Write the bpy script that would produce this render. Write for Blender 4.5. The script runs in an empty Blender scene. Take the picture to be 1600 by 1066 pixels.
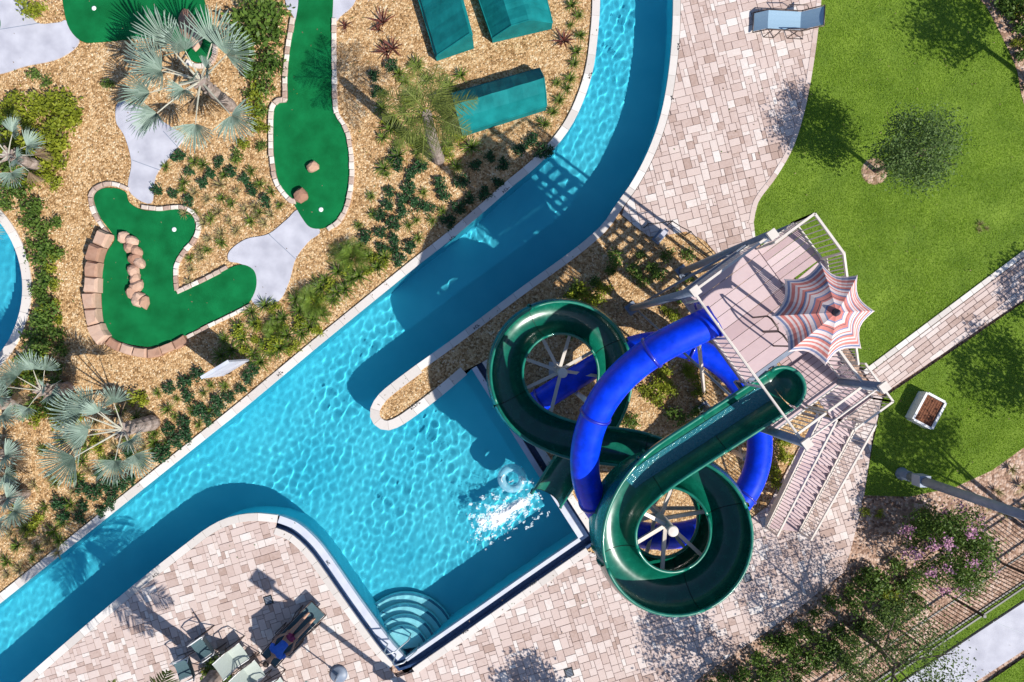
import bpy, bmesh, math, random
import numpy as np
from mathutils import Vector, Matrix, Euler
from mathutils.geometry import tessellate_polygon

random.seed(7)
RNG = np.random.default_rng(11)
sc = bpy.context.scene
COL = sc.collection
PI = math.pi
R = math.radians

# ------------------------------------------------------------------ camera
CAM_H = 21.3333
cam_d = bpy.data.cameras.new('camera')
cam_d.lens = 24.0
cam_d.sensor_width = 36.0
cam_d.clip_end = 1000.0
cam = bpy.data.objects.new('camera', cam_d)
COL.objects.link(cam)
cam.location = (0, 0, CAM_H)
sc.camera = cam

# ------------------------------------------------------------------ sky, sun, exposure
SUN_TO = Vector((0.8, -0.6, 1.0)).normalized()          # direction to the sun, about 45 degrees up
world = bpy.data.worlds.new('World')
sc.world = world
world.use_nodes = True
_nt = world.node_tree
_sky = _nt.nodes.new('ShaderNodeTexSky')
_sky.sky_type = 'NISHITA'
_sky.sun_disc = False
_sky.sun_elevation = math.asin(SUN_TO.z)
_sky.sun_rotation = math.atan2(SUN_TO.x, SUN_TO.y)
_sky.altitude = 10
_sky.ozone_density = 6.0
_nt.nodes['Background'].inputs[1].default_value = 0.10
_nt.links.new(_sky.outputs[0], _nt.nodes['Background'].inputs[0])
sun_d = bpy.data.lights.new('sun', 'SUN')
sun_d.energy = 5.0
sun_d.angle = R(0.5)
sun_d.color = (1.0, 0.955, 0.88)
sun = bpy.data.objects.new('sun', sun_d)
COL.objects.link(sun)
sun.rotation_euler = SUN_TO.to_track_quat('Z', 'Y').to_euler()
sun.location = (12, -9, 30)
sun_d.cycles.is_caustics_light = True
sc.view_settings.view_transform = 'Standard'
sc.view_settings.look = 'None'
sc.view_settings.exposure = 0.22
sc.view_settings.gamma = 1.0
sc.view_settings.use_curve_mapping = False

# ------------------------------------------------------------------ helpers
S = 0.02                                                # metres on the ground per photo pixel


def P(px, py, z=0.0):
    f = (1.0 - z / CAM_H) * S
    return Vector(((px - 800) * f, (533 - py) * f, z))


def pts2(lst):
    return [(P(a, b).x, P(a, b).y) for a, b in lst]


LOC = {}


def link(o, parent=None, loc=(0, 0, 0)):
    COL.objects.link(o)
    o.location = loc
    if parent is not None:
        o.parent = parent
        LOC[o.name] = LOC[parent.name] + Vector(loc)
    else:
        LOC[o.name] = Vector(loc)
    return o


def tag(o, label=None, cat=None, group=None, kind=None):
    if label:
        o['label'] = label
    if cat:
        o['category'] = cat
    if group:
        o['group'] = group
    if kind:
        o['kind'] = kind
    return o


def thing(name, loc, label, cat, group=None, rz=0.0):
    o = bpy.data.objects.new(name, None)
    link(o, None, loc)
    o.rotation_euler = (0, 0, rz)
    o.empty_display_size = 0.2
    return tag(o, label, cat, group)


class MB:
    """collects geometry for one mesh object"""

    def __init__(self):
        self.v = []
        self.f = []
        self.m = []

    def add(self, vs, fs, mi=0):
        n = len(self.v)
        self.v += [tuple(x) for x in vs]
        self.f += [tuple(i + n for i in f) for f in fs]
        self.m += [mi] * len(fs)
        return self

    def box(self, c, s, rz=0.0, mi=0, M=None):
        hx, hy, hz = s[0] / 2, s[1] / 2, s[2] / 2
        vs = [Vector((x, y, z)) for z in (-hz, hz) for x, y in ((-hx, -hy), (hx, -hy), (hx, hy), (-hx, hy))]
        T = Matrix.Translation(Vector(c)) @ (M if M is not None else Matrix.Rotation(rz, 4, 'Z'))
        fs = [(3, 2, 1, 0), (4, 5, 6, 7), (0, 1, 5, 4), (1, 2, 6, 5), (2, 3, 7, 6), (3, 0, 4, 7)]
        return self.add([T @ v for v in vs], fs, mi)

    def beam(self, a, b, w, h, mi=0, up=Vector((0, 0, 1))):
        a, b = Vector(a), Vector(b)
        d = (b - a).normalized()
        if abs(d.dot(up)) > 0.98:
            up = Vector((1, 0, 0))
        s = d.cross(up).normalized()
        u = s.cross(d).normalized()
        vs = []
        for p in (a, b):
            for i, j in ((-1, -1), (1, -1), (1, 1), (-1, 1)):
                vs.append(p + s * (i * w / 2) + u * (j * h / 2))
        return self.add(vs, [(3, 2, 1, 0), (4, 5, 6, 7), (0, 1, 5, 4), (1, 2, 6, 5), (2, 3, 7, 6), (3, 0, 4, 7)], mi)

    def tube(self, pts, r, n=8, mi=0, cap=True):
        pts = [Vector(p) for p in pts]
        rs = r if isinstance(r, (list, tuple)) else [r] * len(pts)
        rings = []
        prev = None
        for i, p in enumerate(pts):
            d = (pts[min(i + 1, len(pts) - 1)] - pts[max(i - 1, 0)]).normalized()
            if prev is None:
                up = Vector((0, 0, 1)) if abs(d.z) < 0.95 else Vector((1, 0, 0))
                s = d.cross(up).normalized()
            else:
                s = (prev - d * prev.dot(d)).normalized()
            prev = s
            u = s.cross(d)
            rings.append([p + s * (math.cos(2 * PI * k / n) * rs[i]) + u * (math.sin(2 * PI * k / n) * rs[i]) for k in range(n)])
        vs = [v for rg in rings for v in rg]
        fs = []
        for i in range(len(pts) - 1):
            for k in range(n):
                a, b = i * n + k, i * n + (k + 1) % n
                fs.append((a, b, b + n, a + n))
        if cap:
            fs.append(tuple(range(n))[::-1])
            fs.append(tuple((len(pts) - 1) * n + k for k in range(n)))
        return self.add(vs, fs, mi)

    def lathe(self, prof, n=16, c=(0, 0, 0), mi=0):
        c = Vector(c)
        vs, fs = [], []
        for r, z in prof:
            for k in range(n):
                a = 2 * PI * k / n
                vs.append(c + Vector((r * math.cos(a), r * math.sin(a), z)))
        for i in range(len(prof) - 1):
            for k in range(n):
                a, b = i * n + k, i * n + (k + 1) % n
                fs.append((a, b, b + n, a + n))
        fs.append(tuple(range(n))[::-1])
        fs.append(tuple((len(prof) - 1) * n + k for k in range(n)))
        return self.add(vs, fs, mi)

    def prism(self, poly, z0, z1, mi=0, bottom=False):
        n = len(poly)
        ar = sum(poly[i][0] * poly[(i + 1) % n][1] - poly[(i + 1) % n][0] * poly[i][1] for i in range(n))
        if ar < 0:
            poly = poly[::-1]
        vs = [(x, y, z0) for x, y in poly] + [(x, y, z1) for x, y in poly]
        fs = [tuple(n + i for i in range(n))]
        if bottom:
            fs.append(tuple(range(n))[::-1])
        fs += [(i, (i + 1) % n, n + (i + 1) % n, n + i) for i in range(n)]
        return self.add(vs, fs, mi)

    def mesh(self, name, mats, smooth=False, off=None):
        me = bpy.data.meshes.new(name)
        v = self.v
        if off is not None:
            ox, oy, oz = off
            v = [(x - ox, y - oy, z - oz) for x, y, z in v]
        me.from_pydata(v, [], self.f)
        for m in (mats if isinstance(mats, (list, tuple)) else [mats]):
            me.materials.append(m)
        me.polygons.foreach_set('material_index', self.m)
        if smooth:
            me.polygons.foreach_set('use_smooth', [True] * len(self.f))
        me.update()
        return me

    def build(self, name, mats, parent=None, smooth=False, world=True):
        """vertices are world coordinates when world, else local to the parent"""
        off = LOC[parent.name] if (parent is not None and world) else None
        me = self.mesh(name, mats, smooth, off)
        return link(bpy.data.objects.new(name, me), parent)


def put(name, me, parent=None, loc=(0, 0, 0), rot=(0, 0, 0), scale=(1, 1, 1)):
    o = bpy.data.objects.new(name, me)
    link(o, parent, loc)
    o.rotation_euler = rot
    o.scale = scale
    return o


def np_mesh(name, verts, per, mats, midx=None, smooth=False):
    """verts (F*per,3): separate faces of `per` corners each"""
    verts = np.asarray(verts, dtype=np.float32).reshape(-1, 3)
    nf = len(verts) // per
    me = bpy.data.meshes.new(name)
    me.vertices.add(len(verts))
    me.vertices.foreach_set('co', verts.ravel())
    me.loops.add(nf * per)
    me.loops.foreach_set('vertex_index', np.arange(nf * per, dtype=np.int32))
    me.polygons.add(nf)
    me.polygons.foreach_set('loop_start', np.arange(0, nf * per, per, dtype=np.int32))
    for m in (mats if isinstance(mats, (list, tuple)) else [mats]):
        me.materials.append(m)
    if midx is not None:
        me.polygons.foreach_set('material_index', np.asarray(midx, dtype=np.int32))
    me.update(calc_edges=True)
    me.validate()
    return me


def catmull(ctrl, n=8, closed=False):
    c = [Vector(p) for p in ctrl]
    m = len(c)
    out = []
    rng = range(m) if closed else range(m - 1)
    for i in rng:
        if closed:
            p0, p1, p2, p3 = c[(i - 1) % m], c[i], c[(i + 1) % m], c[(i + 2) % m]
        else:
            p0, p1, p2, p3 = c[max(i - 1, 0)], c[i], c[i + 1], c[min(i + 2, m - 1)]
        for k in range(n):
            t = k / n
            out.append(0.5 * ((2 * p1) + (-p0 + p2) * t + (2 * p0 - 5 * p1 + 4 * p2 - p3) * t * t + (-p0 + 3 * p1 - 3 * p2 + p3) * t ** 3))
    if not closed:
        out.append(c[-1].copy())
    return out


def smooth2(lst, n=6, closed=False):
    return [(v.x, v.y) for v in catmull([(*p, 0) for p in pts2(lst)], n, closed)]


def offset(path, d, closed=False):
    """offset a 2D polyline to its left by d (miter limited)"""
    n = len(path)
    out = []
    for i in range(n):
        if closed:
            a, b, c = path[i - 1], path[i], path[(i + 1) % n]
        else:
            a, b, c = path[max(i - 1, 0)], path[i], path[min(i + 1, n - 1)]
        d1 = Vector((b[0] - a[0], b[1] - a[1]))
        d2 = Vector((c[0] - b[0], c[1] - b[1]))
        if d1.length < 1e-9:
            d1 = d2
        if d2.length < 1e-9:
            d2 = d1
        d1.normalize(); d2.normalize()
        n1 = Vector((-d1.y, d1.x)); n2 = Vector((-d2.y, d2.x))
        m = n1 + n2
        if m.length < 1e-6:
            m = n1
        m.normalize()
        k = d / max(0.45, m.dot(n1))
        out.append((b[0] + m.x * k, b[1] + m.y * k))
    return out


def resample(path, step):
    out = [path[0]]
    acc = 0.0
    for i in range(len(path) - 1):
        a, b = Vector(path[i]), Vector(path[i + 1])
        L = (b - a).length
        pos = step - acc
        while pos <= L:
            q = a.lerp(b, pos / L)
            out.append((q.x, q.y))
            pos += step
        acc = (acc + L) % step if L > 0 else acc
    return out


def in_poly(X, Y, poly):
    X = np.asarray(X); Y = np.asarray(Y)
    res = np.zeros(X.shape, dtype=bool)
    n = len(poly)
    for i in range(n):
        x1, y1 = poly[i]
        x2, y2 = poly[(i + 1) % n]
        if y1 == y2:
            continue
        c = ((y1 > Y) != (y2 > Y)) & (X < (x2 - x1) * (Y - y1) / (y2 - y1) + x1)
        res ^= c
    return res


def clip_convex(subject, clip):
    """Sutherland-Hodgman: subject polygon cut by a counter-clockwise convex polygon"""
    out = subject
    m = len(clip)
    for i in range(m):
        ax, ay = clip[i]
        bx, by = clip[(i + 1) % m]
        inp, out = out, []
        if not inp:
            return []
        def side(p):
            return (bx - ax) * (p[1] - ay) - (by - ay) * (p[0] - ax)
        for j in range(len(inp)):
            p, q = inp[j - 1], inp[j]
            sp, sq = side(p), side(q)
            if (sp >= 0) != (sq >= 0):
                t = sp / (sp - sq)
                out.append((p[0] + (q[0] - p[0]) * t, p[1] + (q[1] - p[1]) * t))
            if sq >= 0:
                out.append(q)
    return out


def sheet(name, outer, z, mat, holes=(), kind='structure', parent=None):
    loops = [[Vector((x, y, 0)) for x, y in outer]] + [[Vector((x, y, 0)) for x, y in h] for h in holes]
    tri = tessellate_polygon(loops)
    vs = [(v.x, v.y, z) for lp in loops for v in lp]
    fs = []
    for t in tri:
        a, b, c = (vs[i] for i in t)
        ar = (b[0] - a[0]) * (c[1] - a[1]) - (c[0] - a[0]) * (b[1] - a[1])
        if abs(ar) < 1e-9:
            continue
        fs.append(tuple(t) if ar > 0 else tuple(t)[::-1])
    mb = MB().add(vs, fs)
    o = mb.build(name, mat, parent)
    if parent is None:
        tag(o, kind=kind)
    return o


# ------------------------------------------------------------------ materials
def new_mat(name):
    m = bpy.data.materials.new(name)
    m.use_nodes = True
    nt = m.node_tree
    return m, nt, nt.nodes['Principled BSDF']


def N(nt, typ, **kw):
    n = nt.nodes.new(typ)
    for k, v in kw.items():
        if k.startswith('i_'):
            n.inputs[k[2:]].default_value = v
        else:
            setattr(n, k, v)
    return n


def ramp(nt, stops, interp='LINEAR'):
    r = nt.nodes.new('ShaderNodeValToRGB')
    r.color_ramp.interpolation = interp
    el = r.color_ramp.elements
    el[0].position, el[0].color = stops[0][0], (*stops[0][1], 1)
    el[1].position, el[1].color = stops[-1][0], (*stops[-1][1], 1)
    for p, c in stops[1:-1]:
        e = el.new(p)
        e.color = (*c, 1)
    return r


def pos_node(nt):
    return nt.nodes.new('ShaderNodeNewGeometry').outputs['Position']


def mat_noise(name, c1, c2, scale=4.0, rough=0.7, bump=0.0, detail=4.0, spec=0.4, c3=None, metal=0.0, lo=0.3, hi=0.7, bscale=None):
    m, nt, b = new_mat(name)
    p = pos_node(nt)
    nz = N(nt, 'ShaderNodeTexNoise', i_Scale=scale, i_Detail=detail)
    nt.links.new(p, nz.inputs['Vector'])
    st = [(lo, c1), (hi, c2)] if c3 is None else [(lo, c1), ((lo + hi) / 2, c3), (hi, c2)]
    r = ramp(nt, st)
    nt.links.new(nz.outputs['Fac'], r.inputs[0])
    nt.links.new(r.outputs[0], b.inputs['Base Color'])
    b.inputs['Roughness'].default_value = rough
    b.inputs['Specular IOR Level'].default_value = spec
    b.inputs['Metallic'].default_value = metal
    if bump:
        n2 = N(nt, 'ShaderNodeTexNoise', i_Scale=bscale or scale * 4, i_Detail=3.0)
        nt.links.new(p, n2.inputs['Vector'])
        bp = N(nt, 'ShaderNodeBump', i_Strength=bump, i_Distance=0.02)
        nt.links.new(n2.outputs['Fac'], bp.inputs['Height'])
        nt.links.new(bp.outputs[0], b.inputs['Normal'])
    return m


def mat_random(name, stops, rough=0.8, island=False, noise=0.25, nscale=25.0, bump=0.25, spec=0.3, patch=0.0):
    """colour picked per object (or per loose piece) with a fine mottling on top"""
    m, nt, b = new_mat(name)
    if island:
        src = nt.nodes.new('ShaderNodeNewGeometry').outputs['Random Per Island']
    else:
        src = nt.nodes.new('ShaderNodeObjectInfo').outputs['Random']
    p = pos_node(nt)
    nz = N(nt, 'ShaderNodeTexNoise', i_Scale=nscale, i_Detail=3.0)
    nt.links.new(p, nz.inputs['Vector'])
    ad = N(nt, 'ShaderNodeMath', operation='MULTIPLY_ADD')
    nt.links.new(nz.outputs['Fac'], ad.inputs[0])
    ad.inputs[1].default_value = noise
    sb = N(nt, 'ShaderNodeMath', operation='SUBTRACT')
    nt.links.new(src, sb.inputs[0])
    sb.inputs[1].default_value = noise * 0.5
    nt.links.new(sb.outputs[0], ad.inputs[2])
    last = ad.outputs[0]
    if patch:
        n3 = N(nt, 'ShaderNodeTexNoise', i_Scale=0.45, i_Detail=2.0)
        nt.links.new(p, n3.inputs['Vector'])
        a2 = N(nt, 'ShaderNodeMath', operation='MULTIPLY_ADD')
        nt.links.new(n3.outputs['Fac'], a2.inputs[0])
        a2.inputs[1].default_value = patch
        s2 = N(nt, 'ShaderNodeMath', operation='SUBTRACT')
        nt.links.new(last, s2.inputs[0])
        s2.inputs[1].default_value = patch * 0.5
        nt.links.new(s2.outputs[0], a2.inputs[2])
        last = a2.outputs[0]
    r = ramp(nt, stops)
    nt.links.new(last, r.inputs[0])
    nt.links.new(r.outputs[0], b.inputs['Base Color'])
    b.inputs['Roughness'].default_value = rough
    b.inputs['Specular IOR Level'].default_value = spec
    if bump:
        bp = N(nt, 'ShaderNodeBump', i_Strength=bump, i_Distance=0.01)
        nt.links.new(nz.outputs['Fac'], bp.inputs['Height'])
        nt.links.new(bp.outputs[0], b.inputs['Normal'])
    return m


def mat_leaf(name, dark, light, trans=0.25, rough=0.5):
    """leaf colour varied per leaf (loose piece)"""
    m, nt, b = new_mat(name)
    g = nt.nodes.new('ShaderNodeNewGeometry')
    oi = nt.nodes.new('ShaderNodeObjectInfo')
    mx = N(nt, 'ShaderNodeMath', operation='MULTIPLY_ADD')
    nt.links.new(oi.outputs['Random'], mx.inputs[0])
    mx.inputs[1].default_value = 0.35
    m2 = N(nt, 'ShaderNodeMath', operation='MULTIPLY')
    nt.links.new(g.outputs['Random Per Island'], m2.inputs[0])
    m2.inputs[1].default_value = 0.65
    nt.links.new(m2.outputs[0], mx.inputs[2])
    r = ramp(nt, [(0.0, dark), (1.0, light)])
    nt.links.new(mx.outputs[0], r.inputs[0])
    nt.links.new(r.outputs[0], b.inputs['Base Color'])
    b.inputs['Roughness'].default_value = rough
    b.inputs['Specular IOR Level'].default_value = 0.225
    t = nt.nodes.new('ShaderNodeBsdfTranslucent')
    nt.links.new(r.outputs[0], t.inputs[0])
    ms = nt.nodes.new('ShaderNodeMixShader')
    ms.inputs[0].default_value = trans
    nt.links.new(b.outputs[0], ms.inputs[1])
    nt.links.new(t.outputs[0], ms.inputs[2])
    nt.links.new(ms.outputs[0], nt.nodes['Material Output'].inputs[0])
    return m


def mat_gravel(name, stops, scale, big):
    m, nt, b = new_mat(name)
    p = pos_node(nt)
    v = N(nt, 'ShaderNodeTexVoronoi', i_Scale=scale)
    nt.links.new(p, v.inputs['Vector'])
    sep = nt.nodes.new('ShaderNodeSeparateColor')
    nt.links.new(v.outputs['Color'], sep.inputs[0])
    nz = N(nt, 'ShaderNodeTexNoise', i_Scale=big, i_Detail=5.0)
    nt.links.new(p, nz.inputs['Vector'])
    a = N(nt, 'ShaderNodeMath', operation='MULTIPLY_ADD')
    nt.links.new(nz.outputs['Fac'], a.inputs[0])
    a.inputs[1].default_value = 0.7
    s = N(nt, 'ShaderNodeMath', operation='MULTIPLY_ADD')
    nt.links.new(sep.outputs[0], s.inputs[0])
    s.inputs[1].default_value = 0.75
    s.inputs[2].default_value = -0.22
    nt.links.new(s.outputs[0], a.inputs[2])
    r = ramp(nt, stops)
    nt.links.new(a.outputs[0], r.inputs[0])
    nt.links.new(r.outputs[0], b.inputs['Base Color'])
    b.inputs['Roughness'].default_value = 0.85
    b.inputs['Specular IOR Level'].default_value = 0.25
    inv = N(nt, 'ShaderNodeMath', operation='SUBTRACT')
    inv.inputs[0].default_value = 1.0
    nt.links.new(v.outputs['Distance'], inv.inputs[1])
    bp = N(nt, 'ShaderNodeBump', i_Strength=0.9, i_Distance=0.03)
    nt.links.new(inv.outputs[0], bp.inputs['Height'])
    nt.links.new(bp.outputs[0], b.inputs['Normal'])
    return m


M = {}
M['gravel'] = mat_gravel('golden gravel', [(0.05, (0.18, 0.095, 0.035)), (0.35, (0.38, 0.22, 0.095)), (0.6, (0.54, 0.345, 0.17)), (0.85, (0.66, 0.475, 0.27)), (1.0, (0.78, 0.66, 0.47))], 17.0, 1.3)
M['pebble'] = mat_random('loose pebbles', [(0.0, (0.22, 0.12, 0.05)), (0.4, (0.46, 0.28, 0.13)), (0.75, (0.62, 0.42, 0.22)), (1.0, (0.78, 0.66, 0.48))], island=True, rough=0.85)
M['mulch'] = mat_gravel('reddish mulch', [(0.05, (0.16, 0.09, 0.06)), (0.4, (0.35, 0.215, 0.15)), (0.7, (0.50, 0.345, 0.26)), (1.0, (0.64, 0.50, 0.42))], 13.0, 0.9)
M['lawn'] = mat_noise('lawn soil', (0.10, 0.17, 0.02), (0.19, 0.28, 0.035), 1.1, 0.9, 0.5, 6, 0.2, bscale=30)
M['blade'] = mat_leaf('grass blade', (0.21, 0.355, 0.028), (0.45, 0.62, 0.08), 0.45, 0.6)
M['turf'] = mat_noise('artificial turf', (0.001, 0.110, 0.028), (0.004, 0.195, 0.056), 1.6, 0.9, 0.8, 10, 0.15, bscale=90)
M['concrete'] = mat_noise('pale concrete', (0.40, 0.40, 0.46), (0.56, 0.56, 0.62), 1.9, 0.85, 0.2, 10, 0.3, bscale=60)
M['coping'] = mat_random('cream coping', [(0.0, (0.56, 0.51, 0.47)), (0.5, (0.66, 0.61, 0.57)), (1.0, (0.74, 0.70, 0.66))], 0.6, noise=0.35, nscale=9)
M['white_wall'] = mat_noise('white pool wall', (0.52, 0.54, 0.62), (0.62, 0.64, 0.70), 3, 0.45)
M['gutter_shade'] = mat_noise('gutter shade navy', (0.014, 0.035, 0.10), (0.035, 0.075, 0.17), 14, 0.35)  # dark navy paints in the shade of the gutter slot
M['plaster'] = mat_noise('blue pool plaster', (0.095, 0.55, 0.69), (0.16, 0.65, 0.77), 0.55, 0.6, 0.0, 4)
M['step'] = mat_noise('pale step plaster', (0.62, 0.80, 0.84), (0.74, 0.88, 0.90), 3, 0.6)
M['nosing'] = mat_noise('blue step nosing', (0.04, 0.16, 0.26), (0.07, 0.22, 0.32), 9, 0.5)
M['joint'] = mat_noise('paver bedding', (0.38, 0.295, 0.265), (0.50, 0.41, 0.37), 3, 0.9)
PAVE = [(0.0, (0.40, 0.285, 0.24)), (0.10, (0.48, 0.36, 0.315)), (0.32, (0.56, 0.44, 0.395)), (0.68, (0.605, 0.49, 0.445)), (0.88, (0.645, 0.55, 0.505)), (1.0, (0.70, 0.64, 0.60))]
M['paver'] = mat_random('pink stone paver', PAVE, 0.8, False, 0.34, 14, 0.3, patch=0.5)
M['paver_i'] = mat_random('pink stone paver pieces', PAVE, 0.8, True, 0.34, 14, 0.3, patch=0.5)
M['block'] = mat_random('tumbled edging block', [(0.0, (0.40, 0.27, 0.21)), (0.4, (0.56, 0.46, 0.39)), (1.0, (0.74, 0.69, 0.62))], 0.85, False, 0.5, 18)
M['rock'] = mat_random('salmon wall stone', [(0.0, (0.31, 0.165, 0.11)), (0.5, (0.44, 0.27, 0.19)), (1.0, (0.55, 0.38, 0.29))], 0.9, False, 0.6, 7, 0.8)
M['cup'] = mat_noise('white cup', (0.75, 0.78, 0.78), (0.85, 0.85, 0.85), 10, 0.4)
M['bark'] = mat_noise('bark', (0.10, 0.075, 0.055), (0.22, 0.17, 0.13), 12, 0.9, 0.6, c3=(0.15, 0.11, 0.085))
M['palm_trunk'] = mat_noise('palm trunk', (0.20, 0.15, 0.12), (0.42, 0.34, 0.30), 9, 0.9, 0.7)
M['silver'] = mat_leaf('silver fan leaf', (0.15, 0.225, 0.175), (0.36, 0.46, 0.39), 0.12, 0.5)
M['petiole'] = mat_noise('petiole', (0.34, 0.34, 0.27), (0.50, 0.47, 0.38), 6, 0.6)
M['feather'] = mat_leaf('yellow green palm leaflet', (0.08, 0.115, 0.02), (0.27, 0.31, 0.075), 0.3)
M['cycad'] = mat_leaf('spiky green leaf', (0.045, 0.10, 0.014), (0.21, 0.30, 0.045), 0.25)
M['leaf_dark'] = mat_leaf('dark shrub leaf', (0.012, 0.048, 0.018), (0.050, 0.135, 0.048), 0.2)
M['leaf_mid'] = mat_leaf('mid green leaf', (0.04, 0.092, 0.015), (0.17, 0.265, 0.045), 0.3)
M['leaf_yellow'] = mat_leaf('yellow green leaf', (0.12, 0.16, 0.012), (0.38, 0.42, 0.04), 0.3)
M['leaf_light'] = mat_leaf('light tree leaf', (0.05, 0.10, 0.02), (0.20, 0.28, 0.07), 0.3)
M['leaf_light2'] = mat_leaf('grey olive tree leaf', (0.045, 0.095, 0.024), (0.16, 0.245, 0.07), 0.3)
M['leaf_tree'] = mat_leaf('tree leaf', (0.022, 0.05, 0.014), (0.10, 0.15, 0.045), 0.25)
M['leaf_silver'] = mat_leaf('grey green tree leaf', (0.03, 0.06, 0.025), (0.12, 0.17, 0.085), 0.2)
M['red_leaf'] = mat_leaf('bronze strap leaf', (0.07, 0.02, 0.018), (0.24, 0.08, 0.06), 0.2)
M['straw'] = mat_leaf('dry grass leaf', (0.22, 0.19, 0.07), (0.50, 0.45, 0.20), 0.3)
M['flower'] = mat_leaf('pink petal', (0.42, 0.16, 0.30), (0.70, 0.42, 0.55), 0.3)


def mat_gel(name, c, rough=0.14, coat=0.6, var=0.28):
    m, nt, b = new_mat(name)
    p = pos_node(nt)
    nz = N(nt, 'ShaderNodeTexNoise', i_Scale=4.0, i_Detail=9.0, i_Roughness=0.62)
    nt.links.new(p, nz.inputs['Vector'])
    r = ramp(nt, [(0.3, tuple(x * (1 - var) for x in c)), (0.7, tuple(min(1, x * (1 + var)) for x in c))])
    nt.links.new(nz.outputs['Fac'], r.inputs[0])
    nt.links.new(r.outputs[0], b.inputs['Base Color'])
    r2 = N(nt, 'ShaderNodeMapRange')
    r2.inputs['To Min'].default_value = rough * 0.6
    r2.inputs['To Max'].default_value = rough * 1.7
    nt.links.new(nz.outputs['Fac'], r2.inputs['Value'])
    nt.links.new(r2.outputs[0], b.inputs['Roughness'])
    b.inputs['Coat Weight'].default_value = coat
    b.inputs['Coat Roughness'].default_value = 0.06
    return m


M['green_gel'] = mat_gel('green slide gelcoat', (0.003, 0.118, 0.074), 0.22, 0.35)
M['green_seam'] = mat_gel('dark seam', (0.002, 0.035, 0.025), 0.5, 0.0)
M['green_rim'] = mat_gel('green slide rim', (0.006, 0.165, 0.11), 0.3, 0.3)  # paler than the chute: sunlight on the lip tops put into the colour
M['blue_gel'] = mat_gel('blue slide gelcoat', (0.0, 0.040, 0.74), 0.32, 0.06)
M['blue_gel'].node_tree.nodes['Principled BSDF'].inputs['Specular IOR Level'].default_value = 0.3
M['blue_flange'] = mat_gel('blue slide flange', (0.004, 0.015, 0.40), 0.4)
M['cream_paint'] = mat_noise('cream painted steel', (0.60, 0.54, 0.48), (0.69, 0.63, 0.57), 4, 0.45)
M['grey_steel'] = mat_noise('grey painted steel', (0.17, 0.21, 0.28), (0.24, 0.28, 0.35), 5, 0.45)
M['lamp_box'] = mat_noise('pale blue grey box', (0.30, 0.35, 0.44), (0.36, 0.41, 0.50), 5, 0.5)
M['galv'] = mat_noise('galvanised steel', (0.48, 0.50, 0.52), (0.62, 0.64, 0.66), 8, 0.4, metal=0.3)
M['plank'] = mat_random('mauve composite plank', [(0.0, (0.45, 0.325, 0.33)), (0.5, (0.53, 0.40, 0.405)), (1.0, (0.60, 0.475, 0.475))], 0.7, noise=0.4, nscale=6)
M['teal'] = mat_noise('teal canvas', (0.000, 0.125, 0.130), (0.006, 0.225, 0.23), 2.4, 0.75, 0.3, 8, 0.2, lo=0.25, hi=0.72)
M['canvas_red'] = mat_noise('salmon canvas', (0.52, 0.155, 0.135), (0.62, 0.23, 0.195), 7, 0.8)
M['canvas_cream'] = mat_noise('cream canvas', (0.64, 0.52, 0.51), (0.72, 0.60, 0.58), 7, 0.8)
M['canvas_blue'] = mat_noise('blue canvas', (0.15, 0.19, 0.33), (0.22, 0.26, 0.40), 7, 0.8)
M['canvas_dark'] = mat_noise('charcoal canvas', (0.06, 0.05, 0.07), (0.10, 0.09, 0.11), 7, 0.8)
M['sling_blue'] = mat_noise('blue sling fabric', (0.26, 0.40, 0.52), (0.32, 0.46, 0.58), 40, 0.7)
M['sling_grey'] = mat_noise('grey green sling fabric', (0.42, 0.47, 0.43), (0.50, 0.55, 0.50), 40, 0.7)
M['sling_dark'] = mat_noise('dark teal sling fabric', (0.05, 0.10, 0.12), (0.08, 0.14, 0.16), 40, 0.7)
M['bronze'] = mat_noise('bronze metal', (0.07, 0.05, 0.045), (0.12, 0.09, 0.08), 12, 0.4, metal=0.4)
M['white_metal'] = mat_noise('white metal', (0.72, 0.72, 0.72), (0.80, 0.80, 0.80), 9, 0.4)
M['black'] = mat_noise('black metal', (0.012, 0.013, 0.014), (0.03, 0.03, 0.032), 15, 0.45)
M['rust'] = mat_noise('rusty mesh', (0.09, 0.03, 0.015), (0.26, 0.10, 0.045), 16, 0.9, 0.5, c3=(0.16, 0.06, 0.03))
M['terracotta'] = mat_noise('terracotta', (0.30, 0.16, 0.10), (0.38, 0.21, 0.14), 9, 0.8)
M['skin'] = mat_noise('skin', (0.42, 0.23, 0.15), (0.48, 0.27, 0.18), 20, 0.6)
M['shirt'] = mat_noise('blue shirt', (0.03, 0.12, 0.55), (0.05, 0.17, 0.65), 12, 0.85)
M['shorts'] = mat_noise('maroon shorts', (0.20, 0.02, 0.07), (0.32, 0.05, 0.13), 14, 0.85)
M['hair'] = mat_noise('dark hair', (0.02, 0.012, 0.008), (0.05, 0.03, 0.02), 40, 0.6)
M['foam'] = mat_noise('white water foam', (0.86, 0.92, 0.95), (0.95, 0.97, 0.98), 9, 0.5)
M['soil'] = mat_noise('dark soil', (0.05, 0.035, 0.025), (0.10, 0.07, 0.05), 9, 0.95, 0.5)


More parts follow.
